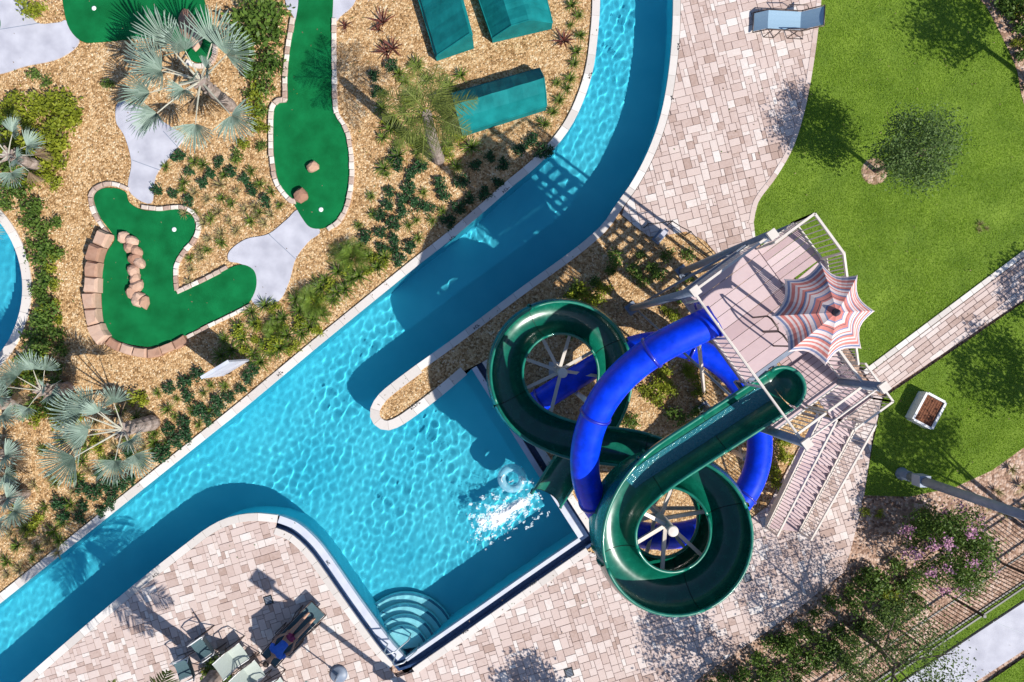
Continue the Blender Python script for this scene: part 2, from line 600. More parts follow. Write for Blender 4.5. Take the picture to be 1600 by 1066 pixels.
def mat_water():
    m = bpy.data.materials.new('pool water')
    m.use_nodes = True
    nt = m.node_tree
    nt.nodes.clear()
    rf = N(nt, 'ShaderNodeBsdfRefraction', i_IOR=1.33, i_Roughness=0.0)
    rf.inputs['Color'].default_value = (0.66, 0.96, 0.99, 1)
    gl = N(nt, 'ShaderNodeBsdfGlossy', i_Roughness=0.03)
    fr = N(nt, 'ShaderNodeFresnel', i_IOR=1.33)
    mx = nt.nodes.new('ShaderNodeMixShader')
    out = nt.nodes.new('ShaderNodeOutputMaterial')
    nt.links.new(fr.outputs[0], mx.inputs[0])
    nt.links.new(rf.outputs[0], mx.inputs[1])
    nt.links.new(gl.outputs[0], mx.inputs[2])
    nt.links.new(mx.outputs[0], out.inputs[0])
    return m


M['water'] = mat_water()


def mat_vinyl():
    m, nt, b = new_mat('clear blue vinyl')
    nz = N(nt, 'ShaderNodeTexNoise', i_Scale=8.0)
    nt.links.new(pos_node(nt), nz.inputs['Vector'])
    r = ramp(nt, [(0.3, (0.25, 0.62, 0.80)), (0.7, (0.45, 0.78, 0.90))])
    nt.links.new(nz.outputs['Fac'], r.inputs[0])
    nt.links.new(r.outputs[0], b.inputs['Base Color'])
    b.inputs['Roughness'].default_value = 0.12
    b.inputs['Alpha'].default_value = 0.55
    return m


M['vinyl'] = mat_vinyl()

# ------------------------------------------------------------------ outlines of the water and the ground areas (photo pixels on the ground)
WATER_Z, POOL_Z = -0.14, -1.42
bank_l = smooth2([(937, -330), (937, -150), (936, 0), (932, 60), (925, 110), (911, 155), (892, 195), (866, 230), (834, 262), (800, 290), (764, 322), (705, 372),
                  (650, 415), (608, 449), (560, 488), (500, 537), (440, 587), (380, 637), (300, 701), (220, 765), (140, 829), (60, 893), (0, 941), (-90, 1012), (-320, 1196)], 6)
bank_r1 = smooth2([(-200, 1262), (-60, 1146), (36, 1064), (90, 1017), (160, 957), (230, 899), (290, 852), (328, 824), (360, 809), (397, 803), (434, 806)], 6)
pool_c1 = smooth2([(434, 806), (464, 818), (490, 840), (512, 867), (560, 936), (606, 999), (629, 1025)], 6)
C_, B_, A_ = (634, 1029), (905, 841), (738, 576)
pool_bc = smooth2([C_, (725, 966), (815, 903), B_], 4)
pool_ab = smooth2([B_, (850, 755), (794, 665), A_], 4)
penin = smooth2([A_, (702, 607), (663, 638), (626, 664), (602, 671), (584, 660), (580, 641), (591, 620), (612, 601), (652, 571)], 6)
bank_r2 = smooth2([(652, 571), (700, 537), (760, 492), (820, 447), (880, 404), (922, 371), (946, 347), (964, 320), (988, 286), (1011, 243), (1030, 193), (1042, 140),
                   (1050, 75), (1053, 0), (1053, -150), (1053, -330)], 6)
RIGHT = bank_r1 + pool_c1[1:] + pool_bc + pool_ab[1:] + penin[1:] + bank_r2[1:]
WATER = bank_l + RIGHT                                   # anticlockwise round the water
lp_center = P(-128, 450)
LPR = 3.32
left_pool = [(lp_center.x + LPR * math.cos(2 * PI * k / 72), lp_center.y + LPR * math.sin(2 * PI * k / 72)) for k in range(72)]


def out_r(path, d):
    """outward (away from the water) offset for paths that run with the water on their left"""
    return offset(path, -d)


# hole in the ground round the water: a little beyond the banks, wider round the gutter of the slide pool
def hole_poly(d, dp):
    L = out_r(bank_l, d)
    a = out_r(bank_r1, d)
    pc = out_r(pool_c1 + pool_bc + pool_ab[1:], dp)
    b = out_r(penin[1:] + bank_r2[1:], d)
    return L + a[:-1] + pc + b


HOLE = hole_poly(0.10, 0.40)
LHOLE = [(lp_center.x + (LPR + 0.1) * math.cos(2 * PI * k / 72), lp_center.y + (LPR + 0.1) * math.sin(2 * PI * k / 72)) for k in range(72)]

BIG = 150.0
# the base sheet: cut into a ring so that the river can leave the frame
sheet('ground', [(-BIG, -BIG), (BIG, -BIG), (BIG, BIG), (-BIG, BIG)], -0.06, M['mulch'], [HOLE, LHOLE])

# gravel bed left of the river
g_edge = out_r(bank_l, 0.11)
gravel_poly = g_edge + [(-40, -16), (-40, 20), (g_edge[0][0], 20)]
sheet('gravel_bed', gravel_poly, -0.012, M['gravel'], [LHOLE])
# gravel below the slides and on the tongue between river and pool
slide_bed = out_r(list(reversed(list(reversed(bank_r2)))), 0.11)
tongue = out_r(penin, 0.11)
sb_river = [p for p in slide_bed if p[1] < P(0, 318).y]
slide_gravel = [(P(*A_).x + 0.33, P(*A_).y + 0.22)] + tongue[2:] + sb_river + pts2([(968, 335), (990, 352), (1014, 370), (1040, 368), (1072, 362), (1102, 377), (1120, 398), (1165, 430),
                (1230, 480), (1300, 560), (1330, 600), (1300, 650), (1248, 700), (1200, 790), (1110, 858), (1000, 884), (936, 868)]) + out_r(pool_bc + pool_ab[1:], 0.45)[5:]
sheet('slide_gravel', slide_gravel, -0.014, M['gravel'])


# ------------------------------------------------------------------ pool basin, water, coping
basin = link(bpy.data.objects.new('pool_basin', None))
tag(basin, kind='structure')
bz = sheet('pool_floor', WATER, POOL_Z, M['plaster'], parent=basin)
mb = MB()
n = len(WATER)
for i in range(n):
    a, b = WATER[i], WATER[(i + 1) % n]
    mb.add([(a[0], a[1], POOL_Z), (a[0], a[1], -0.02), (b[0], b[1], -0.02), (b[0], b[1], POOL_Z)], [(0, 1, 2, 3)])
bw = mb.build('pool_wall', M['plaster'], basin)
receivers = [bz, bw]
# white waterline tile band
mb = MB()
wl = offset(WATER, 0.006, True)
for i in range(n):
    a, b = wl[i], wl[(i + 1) % n]
    mb.add([(a[0], a[1], -0.22), (a[0], a[1], -0.01), (b[0], b[1], -0.01), (b[0], b[1], -0.22)], [(0, 1, 2, 3)])
receivers.append(mb.build('waterline_tile', M['white_wall'], basin))
mb = MB()
for i in range(72):
    a, b = left_pool[i], left_pool[(i + 1) % 72]
    mb.add([(a[0], a[1], POOL_Z), (b[0], b[1], POOL_Z), (b[0], b[1], -0.02), (a[0], a[1], -0.02)], [(3, 2, 1, 0)])
mb.add([(x, y, POOL_Z) for x, y in left_pool], [tuple(range(72))])
receivers.append(mb.build('round_pool_shell', M['plaster'], basin))

# quarter round entry steps in the corner of the slide pool
cc = P(628, 1022)
for k, (rr, zt) in enumerate(((0.74, -0.40), (1.02, -0.62), (1.30, -0.86), (1.60, -1.12))):
    arc = [(cc.x + rr * math.cos(R(a)), cc.y + rr * math.sin(R(a))) for a in range(10, 146, 5)]
    st = MB().prism([(cc.x, cc.y)] + arc, zt - 0.19, zt).build('pool_step', M['step'], basin)
    receivers.append(st)
    if k < 4:
        nb = MB()
        inner = [(cc.x + (rr - 0.08) * math.cos(R(a)), cc.y + (rr - 0.08) * math.sin(R(a))) for a in range(10, 146, 5)]
        for i in range(len(arc) - 1):
            nb.add([(*inner[i], zt + 0.004), (*arc[i], zt + 0.004), (*arc[i + 1], zt + 0.004), (*inner[i + 1], zt + 0.004)], [(0, 1, 2, 3)])
        receivers.append(nb.build('step_nosing', M['nosing'], st))

# raised pool lip, gutter channel behind it
lip_path = pool_c1 + pool_bc[1:] + pool_ab[1:]


def ribbon(path, o0, o1, z0, z1, mat, name, parent):
    a, b = out_r(path, o0), out_r(path, o1)
    m_ = MB()
    for i in range(len(path) - 1):
        q = [a[i], a[i + 1], b[i + 1], b[i]]
        m_.add([(*q[0], z1), (*q[3], z1), (*q[2], z1), (*q[1], z1)], [(0, 1, 2, 3)])
        m_.add([(*q[0], z0), (*q[1], z0), (*q[1], z1), (*q[0], z1)], [(3, 2, 1, 0)])
        m_.add([(*q[3], z0), (*q[2], z0), (*q[2], z1), (*q[3], z1)], [(0, 1, 2, 3)])
    return m_.build(name, mat, parent)


curve_part = pool_c1
straight_part = pool_bc + pool_ab[1:]
ribbon(curve_part[1:], -0.03, 0.20, -0.30, 0.02, M['white_wall'], 'pool_lip', basin)
ribbon(pool_bc, -0.02, 0.10, -0.30, 0.02, M['white_wall'], 'pool_lip', basin)
ribbon(pool_ab, -0.02, 0.15, -0.30, 0.024, M['white_wall'], 'pool_lip', basin)
ribbon(lip_path, 0.05, 0.40, -0.5, -0.20, M['gutter_shade'], 'gutter_channel', basin)
ribbon(lip_path, 0.34, 0.42, -0.5, -0.02, M['gutter_shade'], 'gutter_wall', basin)


def stones(path, o0, o1, z0, z1, seg, gap, mat, name, parent, side=-1, jitter=0.0, crown=0.0, limit=None):
    """a kerb of separate stones along a polyline"""
    path = [Vector(p) for p in path]
    cum = [0.0]
    for i in range(len(path) - 1):
        cum.append(cum[-1] + (path[i + 1] - path[i]).length)
    total = cum[-1]
    cnt = max(1, round(total / seg))
    stepl = total / cnt

    def at(s):
        s = min(max(s, 0), total)
        k = max(0, min(len(path) - 2, int(np.searchsorted(cum, s)) - 1))
        while k < len(path) - 2 and cum[k + 1] < s:
            k += 1
        L = cum[k + 1] - cum[k]
        t = (s - cum[k]) / L if L > 1e-9 else 0
        d = (path[k + 1] - path[k]).normalized()
        d0 = (path[max(0, k)] - path[max(0, k - 1)])
        return path[k].lerp(path[k + 1], t), d
    objs = []
    for c in range(cnt):
        s0, s1 = c * stepl + gap / 2, (c + 1) * stepl - gap / 2
        m_ = MB()
        rows = []
        dz = random.uniform(-jitter, jitter)
        j0, j1 = random.uniform(-jitter, jitter), random.uniform(-jitter, jitter)
        for s in (s0, (s0 + s1) / 2, s1):
            p, _ = at(s)
            pa, _ = at(s - 0.05)
            pb, _ = at(s + 0.05)
            d = (pb - pa)
            if d.length < 1e-6:
                d = Vector((1, 0))
            d.normalize()
            nn = Vector((-d.y, d.x)) * (1 if side > 0 else -1)
            rows.append((p + nn * (o0 + j0), p + nn * (o1 + j1)))
        bev = 0.18 * min(abs(o1 - o0), seg) if crown else 0.0
        mid = Vector(((rows[0][0].x + rows[2][1].x) / 2, (rows[0][0].y + rows[2][1].y) / 2))
        ring = [rows[0][0], rows[1][0], rows[2][0], rows[2][1], rows[1][1], rows[0][1]]
        poly = [(v.x, v.y) for v in ring]
        ar = sum(poly[i][0] * poly[(i + 1) % 6][1] - poly[(i + 1) % 6][0] * poly[i][1] for i in range(6))
        if ar < 0:
            poly = poly[::-1]
        cx = sum(p[0] for p in poly) / 6
        cy = sum(p[1] for p in poly) / 6
        zt = z1 + dz
        if crown:
            k1 = 0.80
            top = [(cx + (x - cx) * k1 + random.uniform(-1, 1) * jitter * 0.5, cy + (y - cy) * k1 + random.uniform(-1, 1) * jitter * 0.5, zt + random.uniform(-0.4, 0.4) * jitter) for x, y in poly]
            vs = [(x, y, z0) for x, y in poly] + [(x, y, zt - crown) for x, y in poly] + top
            fs = [(i, (i + 1) % 6, 6 + (i + 1) % 6, 6 + i) for i in range(6)] + [(6 + i, 6 + (i + 1) % 6, 12 + (i + 1) % 6, 12 + i) for i in range(6)] + [tuple(range(12, 18))]
        else:
            vs = [(x, y, z0) for x, y in poly] + [(x, y, zt) for x, y in poly]
            fs = [(i, (i + 1) % 6, 6 + (i + 1) % 6, 6 + i) for i in range(6)] + [tuple(range(6, 12))]
        m_.add(vs, fs)
        objs.append(m_.build(name, mat, parent))
    return objs


vis = lambda path, m=80: [p for p in path if -16 - m * S < p[0] < 16 + m * S and -10.7 - m * S < p[1] < 10.7 + m * S]
stones(vis(bank_l), -0.03, 0.21, -0.05, 0.045, 0.62, 0.008, M['coping'], 'coping_stone', basin)
stones(vis(bank_r1), -0.03, 0.21, -0.05, 0.045, 0.62, 0.008, M['coping'], 'coping_stone', basin)
stones(out_r(pool_c1, 0.36)[1:], 0.0, 0.21, -0.05, 0.045, 0.55, 0.008, M['coping'], 'coping_stone', basin)
stones(out_r(pool_bc, 0.36), 0.0, 0.21, -0.05, 0.045, 0.62, 0.008, M['coping'], 'coping_stone', basin)
stones(out_r(pool_ab, 0.36), 0.0, 0.21, -0.05, 0.045, 0.62, 0.008, M['coping'], 'coping_stone', basin)
stones(penin[2:] , -0.03, 0.27, -0.05, 0.047, 0.5, 0.008, M['coping'], 'coping_stone', basin)
stones(vis(bank_r2), -0.03, 0.20, -0.05, 0.045, 0.62, 0.008, M['coping'], 'coping_stone', basin)
lpc = [p for p in left_pool if p[0] > -17.2]
lpc.sort(key=lambda p: p[1])
stones(lpc, -0.03, 0.24, -0.05, 0.045, 0.5, 0.008, M['coping'], 'coping_stone', basin, side=-1)

# small black depth markings painted on the coping (illegible strokes in the photograph)
def depth_mark(px, py, ang, nmarks):
    c = P(px, py)
    m_ = MB()
    for k in range(nmarks):
        x = (k - nmarks / 2) * 0.075
        for (a0, b0, w, h) in ((x, 0.0, 0.014, 0.09), (x + 0.024, 0.033 if k % 2 else -0.02, 0.045, 0.016), (x + 0.03, -0.033 if k % 3 else 0.0, 0.035, 0.016)):
            v = Matrix.Rotation(R(ang), 3, 'Z') @ Vector((a0, b0, 0))
            m_.box((c.x + v.x, c.y + v.y, 0.051), (w, h, 0.002), R(ang))
    m_.build('depth_mark', M['black'], basin)


for a in ((650, 633, 38, 5), (439, 583, 39, 3), (922, 118, 70, 3), (1060, 75, -88, 3), (1050, 155, -75, 2), (245, 897, 38, 3), (514, 880, -55, 2), (728, 985, 35, 3), (834, 910, 35, 4), (790, 297, 40, 3), (745, 510, 37, 3), (178, 795, 39, 2), (708, 372, 40, 3)):
    depth_mark(*a)

# water surfaces with real waves (the sun's caustics on the floor come from these)
def waves(X, Y):
    rng = np.random.default_rng(5)
    Z = np.zeros_like(X)
    for k in range(60):
        lam = rng.uniform(0.13, 0.44)
        # the drift of the ripples turns along the river: the left reach runs with the wind, the pool is confused
        a = rng.normal(R(150), 0.55) if k % 2 else rng.uniform(0, 2 * PI)
        c0 = (-6.0, 1.0, 7.0)[k % 3]
        wgt = 0.55 + 0.75 * np.exp(-((X - c0) / 4.5) ** 2)
        Z += wgt * 0.00066 * (lam / 0.5) ** 1.45 * np.sin(2 * PI / lam * (X * math.cos(a) + Y * math.sin(a)) + 0.6 * np.sin(X * 1.3 + Y * 0.9 + k) + rng.uniform(0, 7))
    # splash rings spreading from the slide exit
    sx, sy = P(800, 770).x, P(800, 770).y
    d = np.hypot(X - sx, Y - sy)
    Z += 0.003 * np.exp(-d / 3.0) * np.sin(d * 2 * PI / 0.5)
    amp = 0.85 + 0.22 * np.sin(X * 0.7 + 1.0) * np.sin(Y * 0.6) + 0.18 * np.sin(X * 1.5 - Y * 1.1)
    return Z * amp


def water_sheet(name, poly, step, pad):
    xs = np.arange(max(-17.5, min(p[0] for p in poly) - pad), min(17.5, max(p[0] for p in poly) + pad), step)
    ys = np.arange(max(-12.2, min(p[1] for p in poly) - pad), min(12.2, max(p[1] for p in poly) + pad), step)
    X, Y = np.meshgrid(xs, ys)
    ins = in_poly(X, Y, poly)
    ny, nx = ins.shape
    g = ins.copy()
    g[1:] |= ins[:-1]; g[:-1] |= ins[1:]
    h = g.copy()
    h[:, 1:] |= g[:, :-1]; h[:, :-1] |= g[:, 1:]
    cell = h[:-1, :-1] & h[1:, :-1] & h[:-1, 1:] & h[1:, 1:]
    Z = WATER_Z + waves(X, Y)
    jj, ii = np.nonzero(cell)
    idx = -np.ones((ny, nx), dtype=np.int64)
    used = np.zeros((ny, nx), dtype=bool)
    for dj, di in ((0, 0), (0, 1), (1, 0), (1, 1)):
        used[jj + dj, ii + di] = True
    idx[used] = np.arange(used.sum())
    V = np.stack([X[used], Y[used], Z[used]], -1)
    F = np.stack([idx[jj, ii], idx[jj, ii + 1], idx[jj + 1, ii + 1], idx[jj + 1, ii]], -1)
    me = bpy.data.meshes.new(name)
    me.vertices.add(len(V)); me.vertices.foreach_set('co', V.astype(np.float32).ravel())
    me.loops.add(F.size); me.loops.foreach_set('vertex_index', F.astype(np.int32).ravel())
    me.polygons.add(len(F)); me.polygons.foreach_set('loop_start', np.arange(0, F.size, 4, dtype=np.int32))
    me.materials.append(M['water'])
    me.polygons.foreach_set('use_smooth', np.ones(len(F), dtype=bool))
    me.update(calc_edges=True)
    o = link(bpy.data.objects.new(name, me))
    tag(o, kind='structure')
    o.cycles.is_caustics_caster = True
    return o


water_sheet('water', WATER, 0.03, 0.2)
water_sheet('round_pool_water', left_pool, 0.06, 0.2)

# ------------------------------------------------------------------ paved decks
GAP = 0.012


def pave(name, poly, ang, unit, parent_label, mats, sizes, z_top=0.032, keep=300, frame_margin=60):
    base = sheet(name, poly, 0.0, M['joint'])
    rot = Matrix.Rotation(R(ang), 2)
    inv = rot.inverted()
    loc = [inv @ Vector(p) for p in poly]
    lx0, lx1 = min(v.x for v in loc), max(v.x for v in loc)
    ly0, ly1 = min(v.y for v in loc), max(v.y for v in loc)
    nx, ny = int((lx1 - lx0) / unit) + 2, int((ly1 - ly0) / unit) + 2
    occ = np.zeros((nx, ny), dtype=bool)
    lim_x, lim_y = 16 + frame_margin * S, 10.66 + frame_margin * S
    whole, cut = [], []
    rnd = random.Random(name)
    # per-vertex containment of the lattice
    gx = lx0 + np.arange(nx + 4) * unit
    gy = ly0 + np.arange(ny + 4) * unit
    GX, GY = np.meshgrid(gx, gy, indexing='ij')
    WX = rot[0][0] * GX + rot[0][1] * GY
    WY = rot[1][0] * GX + rot[1][1] * GY
    INS = in_poly(WX, WY, poly)
    for j in range(ny):
        for i in range(nx):
            if occ[i, j]:
                continue
            opts = sizes[:]
            rnd.shuffle(opts)
            for (a, b) in opts + [(1, 1)]:
                if i + a <= nx and j + b <= ny and not occ[i:i + a, j:j + b].any():
                    break
            occ[i:i + a, j:j + b] = True
            sub = INS[i:i + a + 1, j:j + b + 1]
            if not sub.any():
                continue
            cxl, cyl = lx0 + (i + a / 2) * unit, ly0 + (j + b / 2) * unit
            wc = rot @ Vector((cxl, cyl))
            if abs(wc.x) > lim_x or abs(wc.y) > lim_y:
                continue
            if sub.all():
                whole.append((wc, a, b))
            else:
                hx, hy = a * unit / 2 - GAP / 2, b * unit / 2 - GAP / 2
                rect = [tuple(rot @ Vector((cxl + sx * hx, cyl + sy * hy))) for sx, sy in ((-1, -1), (1, -1), (1, 1), (-1, 1))]
                pc = clip_convex(poly, rect)
                if len(pc) >= 3:
                    ar = abs(sum(pc[k][0] * pc[(k + 1) % len(pc)][1] - pc[(k + 1) % len(pc)][0] * pc[k][1] for k in range(len(pc)))) / 2
                    if ar > 0.006:
                        cut.append(pc)
    inframe = [w for w in whole if abs(w[0].x) < 16.1 and abs(w[0].y) < 10.75]
    inframe.sort(key=lambda w: -(w[1] * w[2] + rnd.random() * 1.5))
    single = inframe[:keep]
    sset = set(id(w) for w in single)
    meshes = {}

    def paver_mesh(a, b):
        if (a, b) not in meshes:
            hx, hy = a * unit / 2 - GAP / 2, b * unit / 2 - GAP / 2
            e = 0.008
            m_ = MB()
            vs = [(sx * hx, sy * hy, -0.04) for sx, sy in ((-1, -1), (1, -1), (1, 1), (-1, 1))]
            vs += [(sx * hx, sy * hy, -e) for sx, sy in ((-1, -1), (1, -1), (1, 1), (-1, 1))]
            vs += [(sx * (hx - e), sy * (hy - e), 0) for sx, sy in ((-1, -1), (1, -1), (1, 1), (-1, 1))]
            fs = [(8, 9, 10, 11)] + [(i, (i + 1) % 4, 4 + (i + 1) % 4, 4 + i) for i in range(4)] + [(4 + i, 4 + (i + 1) % 4, 8 + (i + 1) % 4, 8 + i) for i in range(4)]
            m_.add(vs, fs)
            meshes[(a, b)] = m_.mesh('paver', mats[0])
        return meshes[(a, b)]
    for wc, a, b in single:
        put('paver', paver_mesh(a, b), base, (wc.x, wc.y, z_top + rnd.uniform(-0.003, 0.003)), (rnd.gauss(0, 0.006), rnd.gauss(0, 0.006), R(ang) + rnd.gauss(0, 0.006)))
    m_ = MB()
    for w in whole:
        if id(w) in sset:
            continue
        wc, a, b = w
        hx, hy = a * unit / 2 - GAP / 2, b * unit / 2 - GAP / 2
        z = z_top + rnd.uniform(-0.003, 0.003)
        m_.prism([tuple(wc + rot @ Vector((sx * hx, sy * hy))) for sx, sy in ((-1, -1), (1, -1), (1, 1), (-1, 1))], z - 0.04, z)
    for pc in cut:
        m_.prism(pc, z_top - 0.04, z_top - 0.001)
    if m_.f:
        o = m_.build('small_pavers', mats[1], base)
        o['kind'] = 'stuff'
    return base


lawn_edge = [(1180, 375), (1177, 345), (1185, 312), (1214, 272), (1240, 225), (1258, 165), (1270, 100), (1278, 40), (1282, 0), (1284, -80), (1284, -330)]
up_poly = [p for p in out_r(bank_r2, 0.215) if p[1] > P(0, 322).y and p[1] < 13] + pts2([(1284, -118)] + lawn_edge[-2:-12:-1] + [(1150, 392), (1120, 398), (1102, 377), (1072, 362), (1040, 368), (1014, 370), (990, 352), (972, 336)])
SZ = [(3, 2), (2, 2), (2, 3), (3, 2), (2, 2), (1, 2), (2, 1), (4, 2)]
pave('pool_deck_upper', up_poly, 14, 0.118, '', (M['paver'], M['paver_i']), SZ)
low_poly = out_r(bank_r1, 0.215)[6:] + out_r(pool_c1 + pool_bc[1:], 0.575)[1:-1] + pts2([(922, 862), (936, 868), (1000, 884), (1110, 858), (1200, 790), (1248, 700), (1300, 650), (1330, 600),
            (1352, 600), (1378, 622), (1362, 690), (1350, 770), (1336, 830), (1320, 892), (1260, 940), (1200, 985), (1130, 1032), (1070, 1075), (960, 1150), (0, 1150)])
pave('pool_deck', low_poly, 17, 0.118, '', (M['paver'], M['paver_i']), SZ)
walk = pts2([(1352, 588), (1600, 402), (1700, 327), (1700, 392), (1600, 467), (1378, 616)])
pave('garden_walkway', walk, 37, 0.16, '', (M['paver'], M['paver_i']), [(3, 1), (2, 1), (3, 1)], keep=260)
# pale border course along the walkway and the curved deck edge
wb = link(bpy.data.objects.new('walkway_border', None)); tag(wb, kind='structure')
stones(pts2([(1352, 586), (1604, 397)]), 0.0, 0.16, -0.05, 0.045, 0.42, 0.012, M['coping'], 'border_stone', wb, side=1)
stones(smooth2([(a - 7, b) for a, b in lawn_edge[1:10]], 5), 0.0, 0.15, -0.05, 0.042, 0.42, 0.012, M['paver'], 'border_stone', wb, side=-1)

# concrete paths
def slab_path(name, px, joints, z=0.03):
    poly = smooth2(px, 5, True) if not isinstance(px[0], list) else pts2(px[0])
    o = MB().prism(poly, -0.1, z).build(name, M['concrete'])
    tag(o, kind='structure')
    return o


path_parts = [
    ('concrete_path', [(-60, -60), (30, -40), (44, 8), (58, 36), (92, 36), (106, 34), (124, 66), (92, 92), (40, 104), (0, 116), (-60, 122)], [((0, 46), (62, 36))]),
    ('concrete_path', [(186, 160), (215, 166), (270, 200), (288, 214), (270, 240), (244, 275), (236, 318), (202, 298), (206, 255), (196, 215), (182, 190)], [((255, 205), (285, 238)), ((206, 250), (250, 266))]),
    ('concrete_path', [(360, 392), (385, 374), (420, 366), (448, 344), (470, 328), (500, 360), (482, 378), (462, 405), (452, 440), (436, 470), (405, 480), (388, 455), (398, 425), (375, 412), (358, 408)], [((420, 366), (462, 405))]),
    ('concrete_path', [(445, -60), (560, -60), (556, 0), (532, 26), (516, 40), (470, 36), (455, 20), (447, 5)], []),
]
for nm, px, jn in path_parts:
    o = slab_path(nm, px, jn)
    for a, b in jn:
        MB().beam(P(*a, 0.0305), P(*b, 0.0305), 0.018, 0.004).build('control_joint', M['grey_steel'], o)
sw = MB().prism(pts2([(1300, 1138), (1900, 742), (1900, 818), (1400, 1146)]), -0.1, 0.03).build('sidewalk', M['concrete'])
tag(sw, kind='structure')
for t in (0.22, 0.42, 0.62):
    a = P(1300, 1138, 0.031).lerp(P(1900, 742, 0.031), t)
    b = P(1380, 1160, 0.031).lerp(P(1960, 778, 0.031), t)
    MB().beam(a, b, 0.02, 0.004).build('control_joint', M['grey_steel'], sw)

# ------------------------------------------------------------------ lawns
lawn_a = pts2([(1284, -330)] + lawn_edge[-2::-1] + [(1230, 420), (1300, 500), (1345, 572), (1352, 580), (1600, 393), (1700, 318), (1900, 170), (1900, -330)])
lawn_b = pts2([(1380, 622), (1600, 472), (1700, 399), (1900, 260), (1900, 600), (1700, 645), (1640, 672), (1590, 706), (1550, 735), (1490, 762), (1420, 776), (1350, 774), (1364, 692)])
lawn_c = pts2([(1270, 1130), (1440, 1019), (1600, 912), (1900, 712), (1900, 738), (1300, 1134)])
lawn_d = pts2([(1420, 1150), (1900, 824), (1900, 1150)])
strip = [lawn_a, lawn_b, lawn_c, lawn_d]
for k, pl in enumerate(strip):
    sheet('lawn', pl, 0.008, M['lawn'])
bed_tr = smooth2([(1500, -60), (1540, 10), (1566, 60), (1588, 110), (1600, 165), (1640, 260), (1800, 260), (1800, -60)], 4, True)
sheet('corner_bed', bed_tr, 0.02, M['mulch'])


def blades(polys, count, hmin, hmax, mat, name, excl=None):
    xs, ys = [], []
    tot = 0
    allp = np.array([p for pl in polys for p in pl])
    x0, x1 = max(-16.6, allp[:, 0].min()), min(16.6, allp[:, 0].max())
    y0, y1 = max(-11.2, allp[:, 1].min()), min(11.2, allp[:, 1].max())
    while tot < count:
        X = RNG.uniform(x0, x1, count * 2); Y = RNG.uniform(y0, y1, count * 2)
        ins = np.zeros(len(X), dtype=bool)
        for pl in polys:
            ins |= in_poly(X, Y, pl)
        if excl is not None:
            for e in excl:
                ins &= ~in_poly(X, Y, e)
        # patchy density
        dens = 0.72 + sum(0.07 * np.sin(X * f1 * math.cos(a1) + Y * f1 * math.sin(a1) + p1) for f1, a1, p1 in ((1.1, .3, 0), (1.7, 1.9, 1), (2.3, 2.7, 2), (3.1, .9, 4), (4.7, 1.4, 5), (6.3, 2.2, 3)))
        ins &= RNG.uniform(0, 1, len(X)) < dens
        xs.append(X[ins]); ys.append(Y[ins]); tot += ins.sum()
    X = np.concatenate(xs)[:count]; Y = np.concatenate(ys)[:count]
    a = RNG.uniform(0, 2 * PI, count)
    h = RNG.uniform(hmin, hmax, count)
    w = RNG.uniform(0.006, 0.012, count)
    la = RNG.uniform(0, 2 * PI, count)
    ll = RNG.uniform(0.3, 1.0, count) * h
    V = np.zeros((count, 3, 3))
    V[:, 0] = np.stack([X - np.cos(a) * w, Y - np.sin(a) * w, np.full(count, 0.008)], -1)
    V[:, 1] = np.stack([X + np.cos(a) * w, Y + np.sin(a) * w, np.full(count, 0.008)], -1)
    V[:, 2] = np.stack([X + np.cos(la) * ll, Y + np.sin(la) * ll, h], -1)
    me = np_mesh(name, V.reshape(-1, 3), 3, mat)
    o = link(bpy.data.objects.new(name, me))
    return o


g = blades(strip, 240000, 0.02, 0.055, M['blade'], 'grass', [bed_tr])
tag(g, 'short green grass covering the lawns beside the walkway', 'grass', kind='stuff')
# loose pebbles that give the gravel its relief
def pebbles(polys, count, name, excl):
    xs, ys, tot = [], [], 0
    while tot < count:
        X = RNG.uniform(-16.4, 9.5, count); Y = RNG.uniform(-10.9, 11, count)
        ins = np.zeros(len(X), dtype=bool)
        for pl in polys:
            ins |= in_poly(X, Y, pl)
        for e in excl:
            ins &= ~in_poly(X, Y, e)
        xs.append(X[ins]); ys.append(Y[ins]); tot += ins.sum()
    X = np.concatenate(xs)[:count]; Y = np.concatenate(ys)[:count]
    r = RNG.uniform(0.012, 0.034, count)
    base = np.array([(1, 0, 0), (0, 1, 0), (-1, 0, 0), (0, -1, 0), (0, 0, 0.8)], dtype=float)
    a = RNG.uniform(0, PI, count)
    V = np.repeat(base[None], count, 0) * RNG.uniform(0.6, 1.2, (count, 5, 1))
    ca, sa = np.cos(a), np.sin(a)
    vx = V[:, :, 0] * ca[:, None] - V[:, :, 1] * sa[:, None]
    vy = V[:, :, 0] * sa[:, None] + V[:, :, 1] * ca[:, None]
    W = np.stack([vx * r[:, None] + X[:, None], vy * r[:, None] + Y[:, None], V[:, :, 2] * r[:, None] - 0.012], -1)
    nv = count * 5
    F = np.array([(0, 1, 4), (1, 2, 4), (2, 3, 4), (3, 0, 4)])
    FF = (F[None] + (np.arange(count) * 5)[:, None, None]).reshape(-1)
    me = bpy.data.meshes.new(name)
    me.vertices.add(nv); me.vertices.foreach_set('co', W.astype(np.float32).ravel())
    me.loops.add(len(FF)); me.loops.foreach_set('vertex_index', FF.astype(np.int32))
    me.polygons.add(len(FF) // 3); me.polygons.foreach_set('loop_start', np.arange(0, len(FF), 3, dtype=np.int32))
    me.materials.append(M['pebble'])
    me.update(calc_edges=True)
    return link(bpy.data.objects.new(name, me))


# ------------------------------------------------------------------ putting greens
def green(px, label, edge_runs, name='putting_green'):
    poly = smooth2(px, 5, True)
    c = Vector((sum(p[0] for p in poly) / len(poly), sum(p[1] for p in poly) / len(poly), 0))
    t = thing(name, c, label, 'golf green', 'mini golf greens')
    MB().prism(poly, -0.08, 0.04).build('turf', M['turf'], t)
    return t, poly


